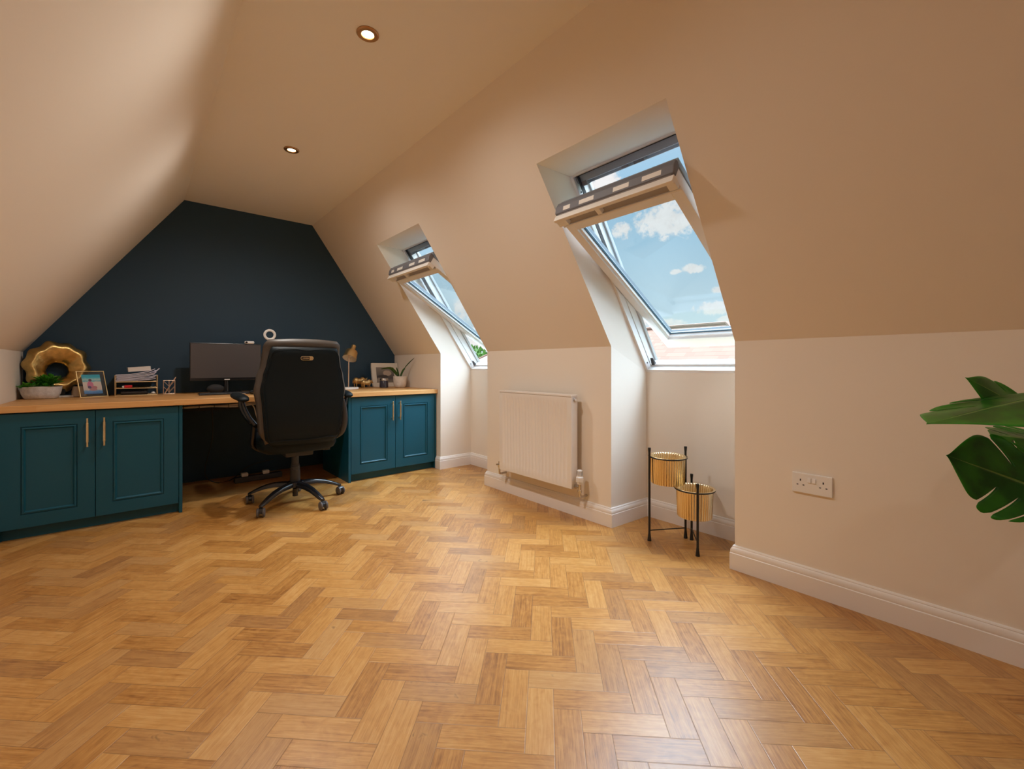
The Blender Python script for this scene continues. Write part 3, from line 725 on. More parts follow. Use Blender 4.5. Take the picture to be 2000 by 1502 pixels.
# geometric pen cup
t = thing('pen_cup', 'open gold wire pen cup with zigzag sides', 'pen cup', (0.200, 4.45, WT))
m = MB(); s_ = 0.036; H = 0.108; cx, cy = 0.200, 4.45
cor = [(cx - s_, cy - s_), (cx + s_, cy - s_), (cx + s_, cy + s_), (cx - s_, cy + s_)]
for z in (0.002, H): m.tube([(x, y, WT + z) for x, y in cor + cor[:1]], 0.0019, 6, smooth=0)
for q in range(4):
    a, b = cor[q], cor[(q + 1) % 4]; mx = ((a[0] + b[0]) / 2, (a[1] + b[1]) / 2)
    m.cyl((*a, WT), (*a, WT + H), 0.0019, n=6); m.cyl((*mx, WT), (*mx, WT + H), 0.0016, n=6)
    for z in (0.0, 0.045):
        m.cyl((*a, WT + z + 0.06), (*mx, WT + z + 0.015), 0.0016, n=6); m.cyl((*b, WT + z + 0.06), (*mx, WT + z + 0.015), 0.0016, n=6)
m.build('wire_sides', M['rose'], t)
m = MB(); m.box((cx - s_, cy - s_, WT + 0.0005), (cx + s_, cy + s_, WT + 0.0018)); m.build('bottom', M['brass'], t)
m = MB(); m.cyl((cx - 0.026, cy, WT + 0.006), (cx + 0.040, cy - 0.006, WT + 0.128), 0.0045, 0.0045, 10); m.cyl((cx + 0.040, cy - 0.006, WT + 0.128), (cx + 0.044, cy - 0.0064, WT + 0.136), 0.004, 0.001, 10)
tag(m.build('pen', M['rose'], smooth=True), 'pinkish gold pen leaning in the wire pen cup', 'pen')

# ------------------------------------------------------------------ monitors and small electronics
def monitor(label, cx, rz, logo=True):
    t = thing('monitor', label, 'monitor', (cx, 4.33, WT), rz, 'two desk monitors', local=True)
    w, z0, z1 = 0.252, 0.104, 0.412
    m = MB(); m.box((-w, -0.020, z0), (w, 0.012, z1)); m.box((-w * 0.6, 0.012, z0 + 0.05), (w * 0.6, 0.035, z1 - 0.06)); m.build('housing', M['black_plastic'], t, bevel=0.003)
    m = MB(); m.box((-w + 0.006, -0.0212, z0 + 0.022), (w - 0.006, -0.0202, z1 - 0.007)); m.build('screen', M['screen'], t)
    if logo:
        m = MB(); m.box((-0.019, -0.0216, z0 + 0.004), (0.019, -0.0202, z0 + 0.011)); m.build('maker_plate', M['white_plastic'], t)
    m = MB(); m.cyl((0, 0.02, 0.012), (0, 0.03, 0.2), 0.018, n=16); m.build('stand_neck', M['black_plastic'], t, smooth=True)
    m = MB(); m.lathe([(0.115, 0), (0.115, 0.006), (0.10, 0.012), (0.02, 0.014)], 40, T=Matrix.Diagonal((1, 0.75, 1, 1))); m.build('stand_base', M['black_plastic'], t, smooth=True, angle=30)
    return t
monitor('black monitor with silver maker plate, left of the office chair', 0.575, 0.0)
monitor('black monitor almost hidden behind the office chair back', 1.105, math.radians(-3), False)
t = thing('webcam', 'small white webcam clipped on top of the left monitor', 'webcam', (0.735, 4.315, WT + 0.4125))
m = MB(); zc = WT + 0.4125 + 0.013
m.tube([(0.712, 4.312, zc), (0.762, 4.312, zc)], 0.0125, 16, smooth=0); m.ell((0.712, 4.312, zc), (0.0125,) * 3); m.ell((0.762, 4.312, zc), (0.0125,) * 3)
b = m.build('body', M['white_plastic'], t, smooth=True)
m = MB(); m.cyl((0.714, 4.300, zc), (0.714, 4.297, zc), 0.008, n=20); m.build('lens', M['black_plastic'], b, smooth=True)
t = thing('ring_light', 'white ring light standing above the chair top', 'ring light', (0.880, 4.25, WT))
m = MB(); rr = []
RZ = 1.252
for i in range(48):
    a = 2 * PI * i / 48; c = Vector((0.880 + 0.039 * math.cos(a), 4.25, RZ + 0.039 * math.sin(a))); d = Vector((math.cos(a), 0, math.sin(a)))
    rr.append([tuple(c + d * (0.0105 * math.cos(q * PI / 4)) + Vector((0, 0.008 * math.sin(q * PI / 4), 0))) for q in range(8)])
rr.append(rr[0]); m.rings(rr, True, False, False); m.build('ring', M['white_plastic'], t, smooth=True)
m = MB(); m.cyl((0.880, 4.25, WT + 0.006), (0.880, 4.25, RZ - 0.048), 0.005, n=10); m.build('pole', M['black_metal'], t)
m = MB(); m.lathe([(0.05, 0), (0.05, 0.005), (0.01, 0.009)], 24, (0.880, 4.25, WT)); m.build('base', M['black_metal'], t)
t = thing('smart_speaker', 'round charcoal fabric speaker in front of the left monitor', 'speaker', (0.488, 4.20, WT))
m = MB(); TT = Euler((math.radians(28), 0, 0)).to_matrix(); m.ell((0.483, 4.215, WT + 0.041), (0.058, 0.036, 0.036), 32, 16, TT); m.build('fabric_shell', M['mesh_fabric'], t, smooth=True)
m = MB(); m.lathe([(0.030, 0), (0.030, 0.006), (0.022, 0.011)], 24, (0.483, 4.22, WT)); m.build('foot', M['black_plastic'], t)
t = thing('keyboard', 'slim black keyboard on the desk beneath the left monitor', 'keyboard', (0.60, 4.10, WT))
m = MB(); m.box((0.36, 4.03, WT), (0.78, 4.145, WT + 0.012)); m.build('case', M['black_plastic'], t, bevel=0.003)
m = MB()
for r in range(5):
    for c in range(15): m.box((0.368 + c * 0.0271, 4.037 + r * 0.021, WT + 0.0125), (0.391 + c * 0.0271, 4.054 + r * 0.021, WT + 0.0155))
m.build('keys', M['grey_plastic'], t)
m = MB(); m.cyl((0.575, 4.005, WT + 0.005), (0.655, 3.985, WT + 0.005), 0.004, n=10); tag(m.build('pen', M['chrome'], smooth=True), 'silver pen lying on the desk in front of the keyboard', 'pen')
m = MB(); m.ell((0.700, 3.945, WT + 0.016), (0.030, 0.045, 0.016)); tag(m.build('computer_mouse', M['black_plastic'], smooth=True), 'glossy dark mouse on the desk edge behind the left chair arm', 'mouse')

# ------------------------------------------------------------------ things on the desk, right part
t = thing('desk_lamp', 'gold bell-shaped desk lamp on a white round base', 'lamp', (1.545, 4.20, WT))
m = MB(); m.lathe([(0.088, 0), (0.092, 0.003), (0.092, 0.016), (0.089, 0.019), (0.008, 0.020)], 48, (1.545, 4.20, WT)); m.build('base', M['white_ceramic'], t, smooth=True, angle=35)
m = MB(); m.cyl((1.545, 4.20, WT + 0.019), (1.548, 4.20, 1.095), 0.0055, n=12); m.build('stem', M['rose'], t, smooth=True)
ax = Vector((0.42, 0.34, 0.85)).normalized(); Q = ax.to_track_quat('Z', 'Y').to_matrix()
lo_ = Vector((1.556, 4.205, 1.052))
m = MB(); m.lathe([(0.066, 0.0), (0.059, 0.045), (0.056, 0.078), (0.050, 0.087), (0.024, 0.091), (0.0225, 0.095), (0.0225, 0.148), (0.019, 0.152)], 40, tuple(lo_), Q, cap0=False); sh = m.build('shade', M['gold'], t, smooth=True, angle=35)
m = MB(); m.lathe([(0.0645, 0.0005), (0.0575, 0.045), (0.054, 0.076), (0.02, 0.084)], 40, tuple(lo_), Q, cap0=False); m.build('shade_lining', M['white_ceramic'], sh, smooth=True, angle=50)
m = MB(); m.ell(tuple(lo_ + ax * 0.045), (0.02, 0.02, 0.024)); m.build('bulb', M['white_plastic'], sh, smooth=True)
def bull(name, label, x, y, s, mat):
    t = thing(name, label, 'figurine', (x, y, WT), 0, local=True)
    m = MB()
    m.ell((0, 0, 0.57 * s), (0.52 * s, 0.22 * s, 0.28 * s)); m.ell((-0.30 * s, 0, 0.62 * s), (0.27 * s, 0.22 * s, 0.29 * s)); m.ell((0.26 * s, 0, 0.60 * s), (0.27 * s, 0.22 * s, 0.33 * s))
    m.ell((0.52 * s, 0, 0.66 * s), (0.18 * s, 0.11 * s, 0.13 * s)); m.ell((0.66 * s, 0, 0.57 * s), (0.12 * s, 0.075 * s, 0.085 * s))
    for (lx, ly) in ((-0.38, 0.12), (-0.28, -0.12), (0.24, 0.12), (0.34, -0.12)):
        m.tube([(lx * s, ly * s, 0.52 * s), ((lx - 0.03) * s, ly * s, 0.28 * s), (lx * s, ly * s, 0.06 * s), ((lx + 0.02) * s, ly * s, 0.0)], [0.09 * s, 0.05 * s, 0.032 * s, 0.042 * s], 10)
    m.tube([(-0.52 * s, 0, 0.78 * s), (-0.58 * s, 0, 0.62 * s), (-0.57 * s, 0, 0.36 * s)], 0.028 * s, 8)
    for sg in (-1, 1):
        m.tube([(0.56 * s, 0.07 * s * sg, 0.76 * s), (0.60 * s, 0.15 * s * sg, 0.80 * s), (0.68 * s, 0.17 * s * sg, 0.86 * s)], [0.035 * s, 0.03 * s, 0.014 * s], 8)
        m.ell((0.52 * s, 0.13 * s * sg, 0.70 * s), (0.03 * s, 0.07 * s, 0.025 * s))
    m.build('body', mat, t, smooth=True, remesh=0.020 * s, angle=180)
    return t
bull('animal_figurine', 'larger gold cattle figurine behind the smaller one, beside the lamp', 1.755, 4.46, 0.118, M['gold'])
bull('animal_figurine', 'smaller gold cattle figurine standing in front of the larger', 1.795, 4.375, 0.092, M['gold'])
t = thing('picture_frame', 'white wooden picture frame with grey photo, leaning in the right corner', 'picture frame', (2.035, 4.42, WT), math.radians(0), local=True)
tl = math.radians(12); Tm = Matrix.Rotation(-tl, 4, 'X')
fw, fh, bw = 0.148, 0.262, 0.047
m = MB()
for (a, b) in (((-fw, 0, 0), (fw, 0.02, bw)), ((-fw, 0, fh - bw), (fw, 0.02, fh)), ((-fw, 0, bw), (-fw + bw, 0.02, fh - bw)), ((fw - bw, 0, bw), (fw, 0.02, fh - bw))): m.box(a, b, lambda p: tuple(Tm @ Vector(p)))
m.build('frame', M['frame_white'], t, bevel=0.003)
m = MB(); m.box((-fw + bw - 0.002, 0.010, bw - 0.002), (fw - bw + 0.002, 0.012, fh - bw + 0.002), lambda p: tuple(Tm @ Vector(p))); m.build('print', M['portrait'], t)
t = thing('candle_jar', 'dark candle jar with a glossy lid in front of the white frame', 'jar', (1.945, 4.29, WT))
m = MB(); m.lathe([(0.040, 0), (0.044, 0.004), (0.044, 0.066), (0.040, 0.072)], 32, (1.942, 4.285, WT)); m.build('jar_body', M['jar'], t, smooth=True, angle=40)
m = MB(); m.lathe([(0.043, 0.0725), (0.043, 0.092), (0.040, 0.096)], 32, (1.942, 4.285, WT)); m.build('lid', M['chrome'], t, smooth=True, angle=40)
t = thing('potted_aloe', 'three-leaved plant in a white speckled pot near the right wall', 'potted plant', (2.080, 4.20, WT))
px, py = 2.080, 4.20
m = MB(); m.lathe([(0.045, 0.0), (0.054, 0.006), (0.063, 0.03), (0.068, 0.07), (0.069, 0.118), (0.064, 0.118), (0.062, 0.098)], 40, (px, py, WT)); m.build('pot', M['marble_pot'], t, smooth=True, angle=50)
m = MB(); m.ell((px, py, WT + 0.096), (0.0605, 0.0605, 0.006)); m.build('soil', M['soil'], t, smooth=True)
def blade(pts, w, up=(0, 0, 1)):
    m = MB(); P_ = [Vector(p) for p in pts]; N = 16; rows = []
    def cr(t):
        f = t * (len(P_) - 1); i = min(int(f), len(P_) - 2); q = f - i
        a = P_[max(i - 1, 0)]; b = P_[i]; c = P_[i + 1]; d = P_[min(i + 2, len(P_) - 1)]
        return 0.5 * ((2 * b) + (c - a) * q + (2 * a - 5 * b + 4 * c - d) * q * q + (3 * b - a - 3 * c + d) * q ** 3)
    for k in range(N + 1):
        s_ = k / N; c = cr(s_); d = (cr(min(1, s_ + 0.02)) - cr(max(0, s_ - 0.02))).normalized()
        sd = Vector((0.76, -0.65, 0)) if abs(d.z) > 0.8 else d.cross(Vector(up)).normalized(); nn = sd.cross(d)
        ww = w * max(0.02, (0.55 + 0.9 * s_ - 0.2 * s_ * s_) * (1 - s_ ** 3) ** 0.8)
        rows.append([tuple(c - sd * ww), tuple(c - nn * ww * 0.22), tuple(c + sd * ww), tuple(c + nn * ww * 0.05 - nn * ww * 0.1)])
    m.rings(rows, uv=lambda a, b: (a / N, 1.0 if b % 2 == 0 else 0.0))
    return m
z0 = WT + 0.095
blade([(px, py, z0), (px + 0.025, py - 0.01, z0 + 0.075), (px + 0.060, py - 0.060, z0 + 0.150), (px + 0.088, py - 0.150, z0 + 0.215)], 0.014).build('leaf', M['aloe'], t, smooth=True)
blade([(px - 0.01, py, z0), (px - 0.055, py - 0.01, z0 + 0.060), (px - 0.120, py - 0.02, z0 + 0.108), (px - 0.225, py - 0.03, z0 + 0.098)], 0.019, (0, 0.7, 0.7)).build('leaf', M['aloe'], t, smooth=True)
blade([(px - 0.005, py + 0.01, z0), (px - 0.015, py + 0.015, z0 + 0.06), (px - 0.032, py + 0.02, z0 + 0.115)], 0.010).build('leaf', M['aloe'], t, smooth=True)

# ------------------------------------------------------------------ office chair (local frame: +y towards the desk)
t = thing('office_chair', 'high-back black leather office chair on casters at the desk', 'chair', (0.868, 3.40, 0), math.radians(-1.5), local=True)
m = MB(); m.lathe([(0.018, 0.046), (0.018, 0.10), (0.0, 0.101)], 20); m.lathe([(0.052, 0.118), (0.056, 0.125), (0.052, 0.150), (0.040, 0.156)], 32); m.build('hub', M['black_plastic'], t, smooth=True)
m = MB(); m.lathe([(0.033, 0.150), (0.034, 0.152), (0.032, 0.236), (0.030, 0.238), (0.030, 0.262), (0.0275, 0.264), (0.0275, 0.276), (0.0245, 0.278), (0.0235, 0.37)], 28); m.build('gas_column', M['grey_plastic'], t, smooth=True, angle=30)
for k, a in enumerate((0, 72, 144, 216, 288)):
    a = math.radians(a + 1.5); ca, sa = math.cos(a), math.sin(a)
    rows = []
    for (r, z, w, h) in ((0.03, 0.150, 0.026, 0.036), (0.08, 0.151, 0.025, 0.036), (0.14, 0.146, 0.024, 0.034), (0.20, 0.132, 0.022, 0.031), (0.25, 0.112, 0.020, 0.028), (0.285, 0.094, 0.018, 0.024), (0.305, 0.083, 0.016, 0.020), (0.322, 0.074, 0.011, 0.012)):
        c = Vector((r * ca, r * sa, z)); sd = Vector((-sa, ca, 0))
        rows.append([tuple(c + sd * w * x + Vector((0, 0, h * y))) for x, y in ((-1, -0.9), (-0.95, -0.3), (-0.55, -0.02), (0, 0.06), (0.55, -0.02), (0.95, -0.3), (1, -0.9))])
    m = MB(); m.rings(rows); m.build('leg', M['black_plastic'], t, smooth=True, angle=50)
    cx, cy = 0.313 * ca, 0.313 * sa
    sw = math.radians((195, 150, 175, 165, 185)[k]); u = Vector((math.cos(sw), math.sin(sw), 0)); v_ = Vector((-u.y, u.x, 0)); c = Vector((cx, cy, 0.030)) + v_ * 0.012
    m = MB(); m.cyl((cx, cy, 0.045), (cx, cy, 0.075), 0.011, n=14)
    rows = []
    for q in range(9):
        th = math.radians(-10 + q * 25); p = c + v_ * (0.024 * math.cos(th)) + Vector((0, 0, 0.031 * math.sin(th) + 0.001))
        rows.append([tuple(p + u * s_ * 0.010 + d * 0.0) for s_ in (-1, 1) for d in (Vector(),)] + [tuple(c + v_ * (0.016 * math.cos(th)) + Vector((0, 0, 0.022 * math.sin(th))) + u * s_ * 0.010) for s_ in (1, -1)])
    m.rings(rows); cs = m.build('caster', M['black_plastic'], t, smooth=True, angle=40)
    for sg in (-1, 1):
        m = MB(); p0 = c + u * (0.011 * sg); p1 = c + u * (0.025 * sg)
        q = (p1 - p0).normalized().to_track_quat('Z', 'Y').to_matrix()
        m.lathe([(0.027, 0.0), (0.030, 0.003), (0.030, 0.009), (0.024, 0.014), (0.014, 0.015)], 24, tuple(p0), q); m.build('wheel', M['caster_grey'], cs, smooth=True, angle=40)
m = MB(); m.box((-0.09, -0.13, 0.352), (0.09, 0.12, 0.388)); m.build('tilt_mechanism', M['grey_plastic'], t, bevel=0.008)
m = MB(); m.tube([(0.085, 0.0, 0.365), (0.16, 0.0, 0.362), (0.21, 0.0, 0.36)], 0.006, 10, smooth=0); m.box((0.20, -0.012, 0.352), (0.24, 0.012, 0.366)); m.build('lift_lever', M['black_plastic'], t, bevel=0.002)
# seat cushion
def sup(a, e):   # superellipse point
    c, s_ = math.cos(a), math.sin(a)
    return (abs(c) ** e) * (1 if c >= 0 else -1), (abs(s_) ** e) * (1 if s_ >= 0 else -1)
rows = []
for (z, sx, sy) in ((0.388, 0.17, 0.19), (0.390, 0.215, 0.225), (0.402, 0.238, 0.242), (0.43, 0.252, 0.252), (0.465, 0.254, 0.254), (0.49, 0.246, 0.246), (0.502, 0.22, 0.22), (0.506, 0.15, 0.15)):
    rows.append([(sx * sup(2 * PI * i / 40, 0.45)[0], 0.03 + sy * sup(2 * PI * i / 40, 0.45)[1], z) for i in range(40)])
m = MB(); m.rings(rows); m.build('seat', M['leather'], t, smooth=True, angle=180)
# back: rows of (z, half width, rear y, thickness)
def interp(tab, z):
    for a, b in zip(tab, tab[1:]):
        if a[0] <= z <= b[0]:
            q = (z - a[0]) / (b[0] - a[0]); q = q * q * (3 - 2 * q)
            return [x + (y - x) * q for x, y in zip(a[1:], b[1:])]
    return list(tab[0][1:] if z < tab[0][0] else tab[-1][1:])
SHELL = [(0.455, 0.195, -0.262), (0.50, 0.232, -0.275), (0.60, 0.243, -0.290), (0.72, 0.252, -0.294), (0.82, 0.262, -0.292), (0.92, 0.246, -0.296), (1.00, 0.226, -0.304), (1.07, 0.215, -0.313), (1.100, 0.205, -0.316)]
def back_section(hw, yr, th, bow, e=0.35, n=44):
    out = []
    for i in range(n):
        x, y = sup(2 * PI * i / n, e)
        out.append((hw * x, yr + th / 2 + (th / 2) * y + bow * x * x))
    return out
rows = []
NZ = 26
for k in range(NZ + 1):
    f = k / NZ; z = 0.452 + f * 0.652
    hw, yr = interp(SHELL, z)
    edge = min(1.0, min(f, 1 - f) * 14 + 0.25) ** 0.5; th = 0.050 * edge + 0.004
    rows.append([(x, y + (1 - edge) * 0.016, z) for x, y in back_section(hw * (0.965 + 0.035 * edge), yr, th, 0.016)])
m = MB(); m.rings(rows); back = m.build('backrest', M['leather'], t, smooth=True, angle=180)
CUSH = [(0.47, 0.225, -0.235), (0.55, 0.262, -0.252), (0.70, 0.272, -0.262), (0.82, 0.288, -0.260), (0.90, 0.276, -0.262), (0.99, 0.252, -0.268), (1.06, 0.243, -0.275), (1.10, 0.240, -0.284), (1.132, 0.234, -0.300), (1.150, 0.215, -0.296)]
rows = []
for k in range(31):
    f = k / 30; z = 0.462 + f * 0.690
    hw, yr = interp(CUSH, z); edge = min(1.0, min(f, (1 - f) * 1.6) * 8 + 0.12) ** 0.5
    if z > 1.085: yr -= 0.012 * min(1, (z - 1.085) / 0.02)
    th = 0.115 * edge + 0.004 + (0.01 if z > 1.09 else 0)
    rows.append([(x, y + (1 - edge) * 0.03, z + 0.010 * math.cos(x / hw * PI / 2) * (1 if k > 26 else 0)) for x, y in back_section(hw, yr, th, 0.022, 0.5)])
m = MB(); m.rings(rows); m.build('back_cushion', M['leather_brown'], t, smooth=True, angle=180)
# piping seam round the shell
pts = []
for k in range(0, 15):
    z = 0.485 + k * 0.041; hw, yr = interp(SHELL, z); pts.append((-(hw - 0.012), yr + 0.008, z))
top = [(x, interp(SHELL, 1.085)[1] - 0.001, 1.088 - 0.004 * math.cos(x * 30)) for x in (-0.17, -0.08, 0.0, 0.08, 0.17)]
rt = [(-p[0], p[1], p[2]) for p in reversed(pts)]
bot = [(x, interp(SHELL, 0.485)[1] - 0.004, 0.497 - 0.012 * (1 - (x / 0.2) ** 2)) for x in (0.15, 0.0, -0.15)]
m = MB(); m.tube(pts + top + rt + bot + pts[:1], 0.0032, 6, smooth=3); m.build('piping', M['leather'], back, smooth=True)
# maker's badge, pill shaped
def pill(m, cx, cz, hl, hr, y0, y1, n=10, inner=None):
    P_ = []
    for i in range(n + 1): a = -PI / 2 + PI * i / n; P_.append((cx + hl - hr + hr * math.cos(a), cz + hr * math.sin(a)))
    for i in range(n + 1): a = PI / 2 + PI * i / n; P_.append((cx - hl + hr + hr * math.cos(a), cz + hr * math.sin(a)))
    return m.rings([[(x, y0, z) for x, z in P_], [(x, y1, z) for x, z in P_]])
by = interp(SHELL, 1.032)[1]
m = MB(); pill(m, 0.002, 1.032, 0.0400, 0.0140, by - 0.001, by - 0.006); bd = m.build('badge', M['brass'], back, bevel=0.001)
m = MB(); m.prism([(x, by - 0.0062, z) for x, z in ((0.017, 1.0425), (0.017, 1.0215), (-0.026, 1.0215), (-0.033, 1.025), (-0.0355, 1.032), (-0.033, 1.039), (-0.026, 1.0425))], (0, -0.0006, 0)); m.build('badge_field', M['black_plastic'], bd)
m = MB()     # the lettering is too small to read in the photo: only its row of strokes
for k, (x, w) in enumerate(((-0.0275, 0.0012), (-0.0225, 0.0042), (-0.0165, 0.0045), (-0.0105, 0.0045), (-0.0045, 0.006), (0.0025, 0.0045), (0.0085, 0.0045))):
    m.box((x, by - 0.0075, 1.0285), (x + w, by - 0.0067, 1.0360))
    if w > 0.004: m.box((x + w * 0.35, by - 0.0079, 1.0305), (x + w * 0.65, by - 0.0076, 1.0340))
m.build('badge_lettering', M['brass'], bd)
# arms
for sg in (-1, 1):
    m = MB(); rows = []
    for q in range(11):
        f = q / 10; y = -0.150 + 0.275 * f; w = 0.040 * math.sin(PI * (0.10 + 0.80 * f)) ** 0.5 + 0.004; zc = 0.765 + 0.018 * f - 0.03 * max(0, 0.2 - f) ; xo = sg * (0.335 + 0.020 * f)
        rows.append([(xo + w * math.cos(2 * PI * i / 16), y, zc + 0.020 * math.sin(2 * PI * i / 16) * (1 if 0 < q < 10 else 0.4)) for i in range(16)])
    m.rings(rows); pad = m.build('armrest', M['leather'], t, smooth=True, angle=180)
    m = MB()
    m.tube([(sg * 0.335, 0.03, 0.752), (sg * 0.330, 0.02, 0.70), (sg * 0.305, -0.01, 0.64), (sg * 0.275, -0.05, 0.60), (sg * 0.262, -0.10, 0.585)], [0.014, 0.016, 0.018, 0.020, 0.016], 12, flat=1.3)
    m.tube([(sg * 0.335, -0.075, 0.752), (sg * 0.325, -0.09, 0.70), (sg * 0.30, -0.10, 0.64), (sg * 0.268, -0.11, 0.59)], [0.011, 0.013, 0.015, 0.016], 12, flat=1.3)
    m.tube([(sg * 0.264, -0.06, 0.60), (sg * 0.266, -0.03, 0.52), (sg * 0.262, 0.0, 0.44), (sg * 0.20, 0.0, 0.395), (sg * 0.10, 0.0, 0.384)], [0.020, 0.018, 0.018, 0.014, 0.010], 12, flat=1.6)
    m.build('arm_support', M['black_plastic'], pad, smooth=True)
    m = MB(); m.cyl((sg * 0.275, -0.085, 0.605), (sg * 0.292, -0.085, 0.612), 0.013, n=16); m.build('bolt_cap', M['chrome'], pad, smooth=True)
# side wing that joins arm and back, seen on the right
m = MB(); m.tube([(0.262, -0.235, 0.74), (0.275, -0.22, 0.66), (0.282, -0.20, 0.58), (0.275, -0.16, 0.50), (0.25, -0.10, 0.455)], [0.012, 0.020, 0.024, 0.022, 0.014], 12, flat=0.8); m.build('back_bracket', M['grey_plastic'], t, smooth=True)

# ------------------------------------------------------------------ radiator
t = thing('radiator', 'white panel radiator on the wall between the two window alcoves', 'radiator', (XR - 0.05, 2.22, 0.2))
RX0, RX1, RY0, RY1, RZ0, RZ1 = 2.094, 2.150, 1.856, 2.572, 0.198, 0.796
m = MB(); prof = []
N_ = 20; pit = (RY1 - RY0 - 0.06) / N_
prof.append((RX0, RY0 + 0.0)); prof.append((RX0, RY0 + 0.028))
for k in range(N_):
    y = RY0 + 0.03 + k * pit
    for (f, d) in ((0.12, 0.0), (0.30, 0.008), (0.70, 0.008), (0.88, 0.0)): prof.append((RX0 + d, y + f * pit))
prof.append((RX0, RY1 - 0.028)); prof.append((RX0, RY1)); prof.append((RX0 + 0.02, RY1)); prof.append((RX0 + 0.02, RY0))
nfl = len(prof)
def lev(z, s_): return [(RX0 + (x - RX0) * s_ if x < RX0 + 0.015 else x, y, z) for x, y in prof]
m.rings([lev(RZ0 + 0.004, 0), lev(RZ0 + 0.045, 0), lev(RZ0 + 0.060, 1), lev(RZ1 - 0.065, 1), lev(RZ1 - 0.050, 0), lev(RZ1 - 0.014, 0)])
m.build('front_panel', M['rad'], t, smooth=True, angle=50)
m = MB(); m.box((RX0 + 0.001, RY0, RZ1 - 0.013), (RX1, RY1, RZ1 - 0.006)); m.box((RX0 - 0.003, RY0 - 0.002, RZ1 - 0.012), (RX0 + 0.004, RY1 + 0.002, RZ1)); m.box((RX1 - 0.006, RY0 - 0.002, RZ1 - 0.012), (RX1, RY1 + 0.002, RZ1))
for k in range(24):
    y = RY0 + 0.02 + k * 0.0285; m.box((RX0 + 0.010, y, RZ1 - 0.008), (RX1 - 0.010, y + 0.008, RZ1 - 0.0045))
m.build('top_grille', M['rad'], t, bevel=0.001)
m = MB(); m.box((RX0 - 0.001, RY0 - 0.005, RZ0), (RX1, RY0 - 0.0005, RZ1 - 0.002)); m.build('side_panel', M['rad'], t, bevel=0.0015)
m = MB(); m.box((RX0 - 0.001, RY1 + 0.0005, RZ0), (RX1, RY1 + 0.005, RZ1 - 0.002)); m.build('side_panel', M['rad'], t, bevel=0.0015)
m = MB(); m.box((RX0 + 0.0, RY0, RZ0), (RX0 + 0.02, RY1, RZ0 + 0.004)); m.build('bottom_seam', M['rad'], t)
m = MB(); m.cyl(((RX0 + RX1) / 2, RY0 - 0.005, RZ1 - 0.032), ((RX0 + RX1) / 2, RY0 - 0.012, RZ1 - 0.032), 0.014, n=20); bl = m.build('bleed_plug', M['chrome'], t, smooth=True, bevel=0.001)
m = MB(); m.cyl(((RX0 + RX1) / 2, RY0 - 0.0121, RZ1 - 0.032), ((RX0 + RX1) / 2, RY0 - 0.018, RZ1 - 0.032), 0.008, n=16); m.build('bleed_valve', M['white_plastic'], bl, smooth=True)
for y in (RY0 + 0.12, RY1 - 0.12):
    m = MB(); m.box((RX1 + 0.0005, y - 0.02, RZ0 + 0.06), (XR - 0.001, y + 0.02, RZ1 - 0.06)); m.build('wall_bracket', M['rad'], t)
vx, vy = 2.125, RY0 - 0.046
m = MB(); m.lathe([(0.012, 0.0), (0.017, 0.002), (0.017, 0.012), (0.021, 0.014), (0.023, 0.020), (0.023, 0.044), (0.018, 0.050), (0.0165, 0.086), (0.013, 0.090)], 24, (vx, vy, 0.233)); vh = m.build('thermostat_head', M['white_plastic'], t, smooth=True, angle=35)
m = MB()
for k in range(8):
    a = PI / 8 + k * PI / 4; c = Vector((vx + 0.0172 * math.cos(a), vy + 0.0172 * math.sin(a), 0.302)); m.box((-0.0018, -0.0012, -0.014), (0.0018, 0.0012, 0.014), lambda p, a=a, c=c: (c.x - p[0] * math.sin(a) + p[1] * math.cos(a), c.y + p[0] * math.cos(a) + p[1] * math.sin(a), c.z + p[2]))
m.build('head_slot', M['grey_plastic'], vh)
m = MB(); m.cyl((vx, vy, 0.190), (vx, vy, 0.234), 0.010, n=16); m.cyl((vx, vy, 0.213), (vx, RY0 - 0.005, 0.213), 0.009, n=16); m.cyl((vx, vy + 0.022, 0.213), (vx, RY0 - 0.008, 0.213), 0.014, n=6); m.lathe([(0.012, 0.180), (0.014, 0.182), (0.014, 0.194), (0.010, 0.196)], 6, (vx, vy, 0)); m.tube([(vx, vy, 0.182), (vx, vy, 0.160), (vx + 0.012, vy, 0.150), (XR - 0.001, vy, 0.150)], 0.0075, 12)
m.build('valve_body', M['chrome'], t, smooth=True, angle=40)
ly = RY1 + 0.042
m = MB(); m.cyl((vx, ly, 0.190), (vx, ly, 0.245), 0.009, n=16); m.cyl((vx, ly, 0.213), (vx, RY1 + 0.005, 0.213), 0.008, n=16); m.lathe([(0.012, 0.200), (0.013, 0.205), (0.013, 0.222), (0.009, 0.226)], 8, (vx, ly, 0)); m.cyl((vx - 0.03, ly, 0.225), (vx, ly, 0.225), 0.006, n=12); m.tube([(vx, ly, 0.192), (vx, ly, 0.160), (vx + 0.012, ly, 0.150), (XR - 0.001, ly, 0.150)], 0.0075, 12)
m.build('lockshield_valve', M['chrome'], t, smooth=True, angle=40)

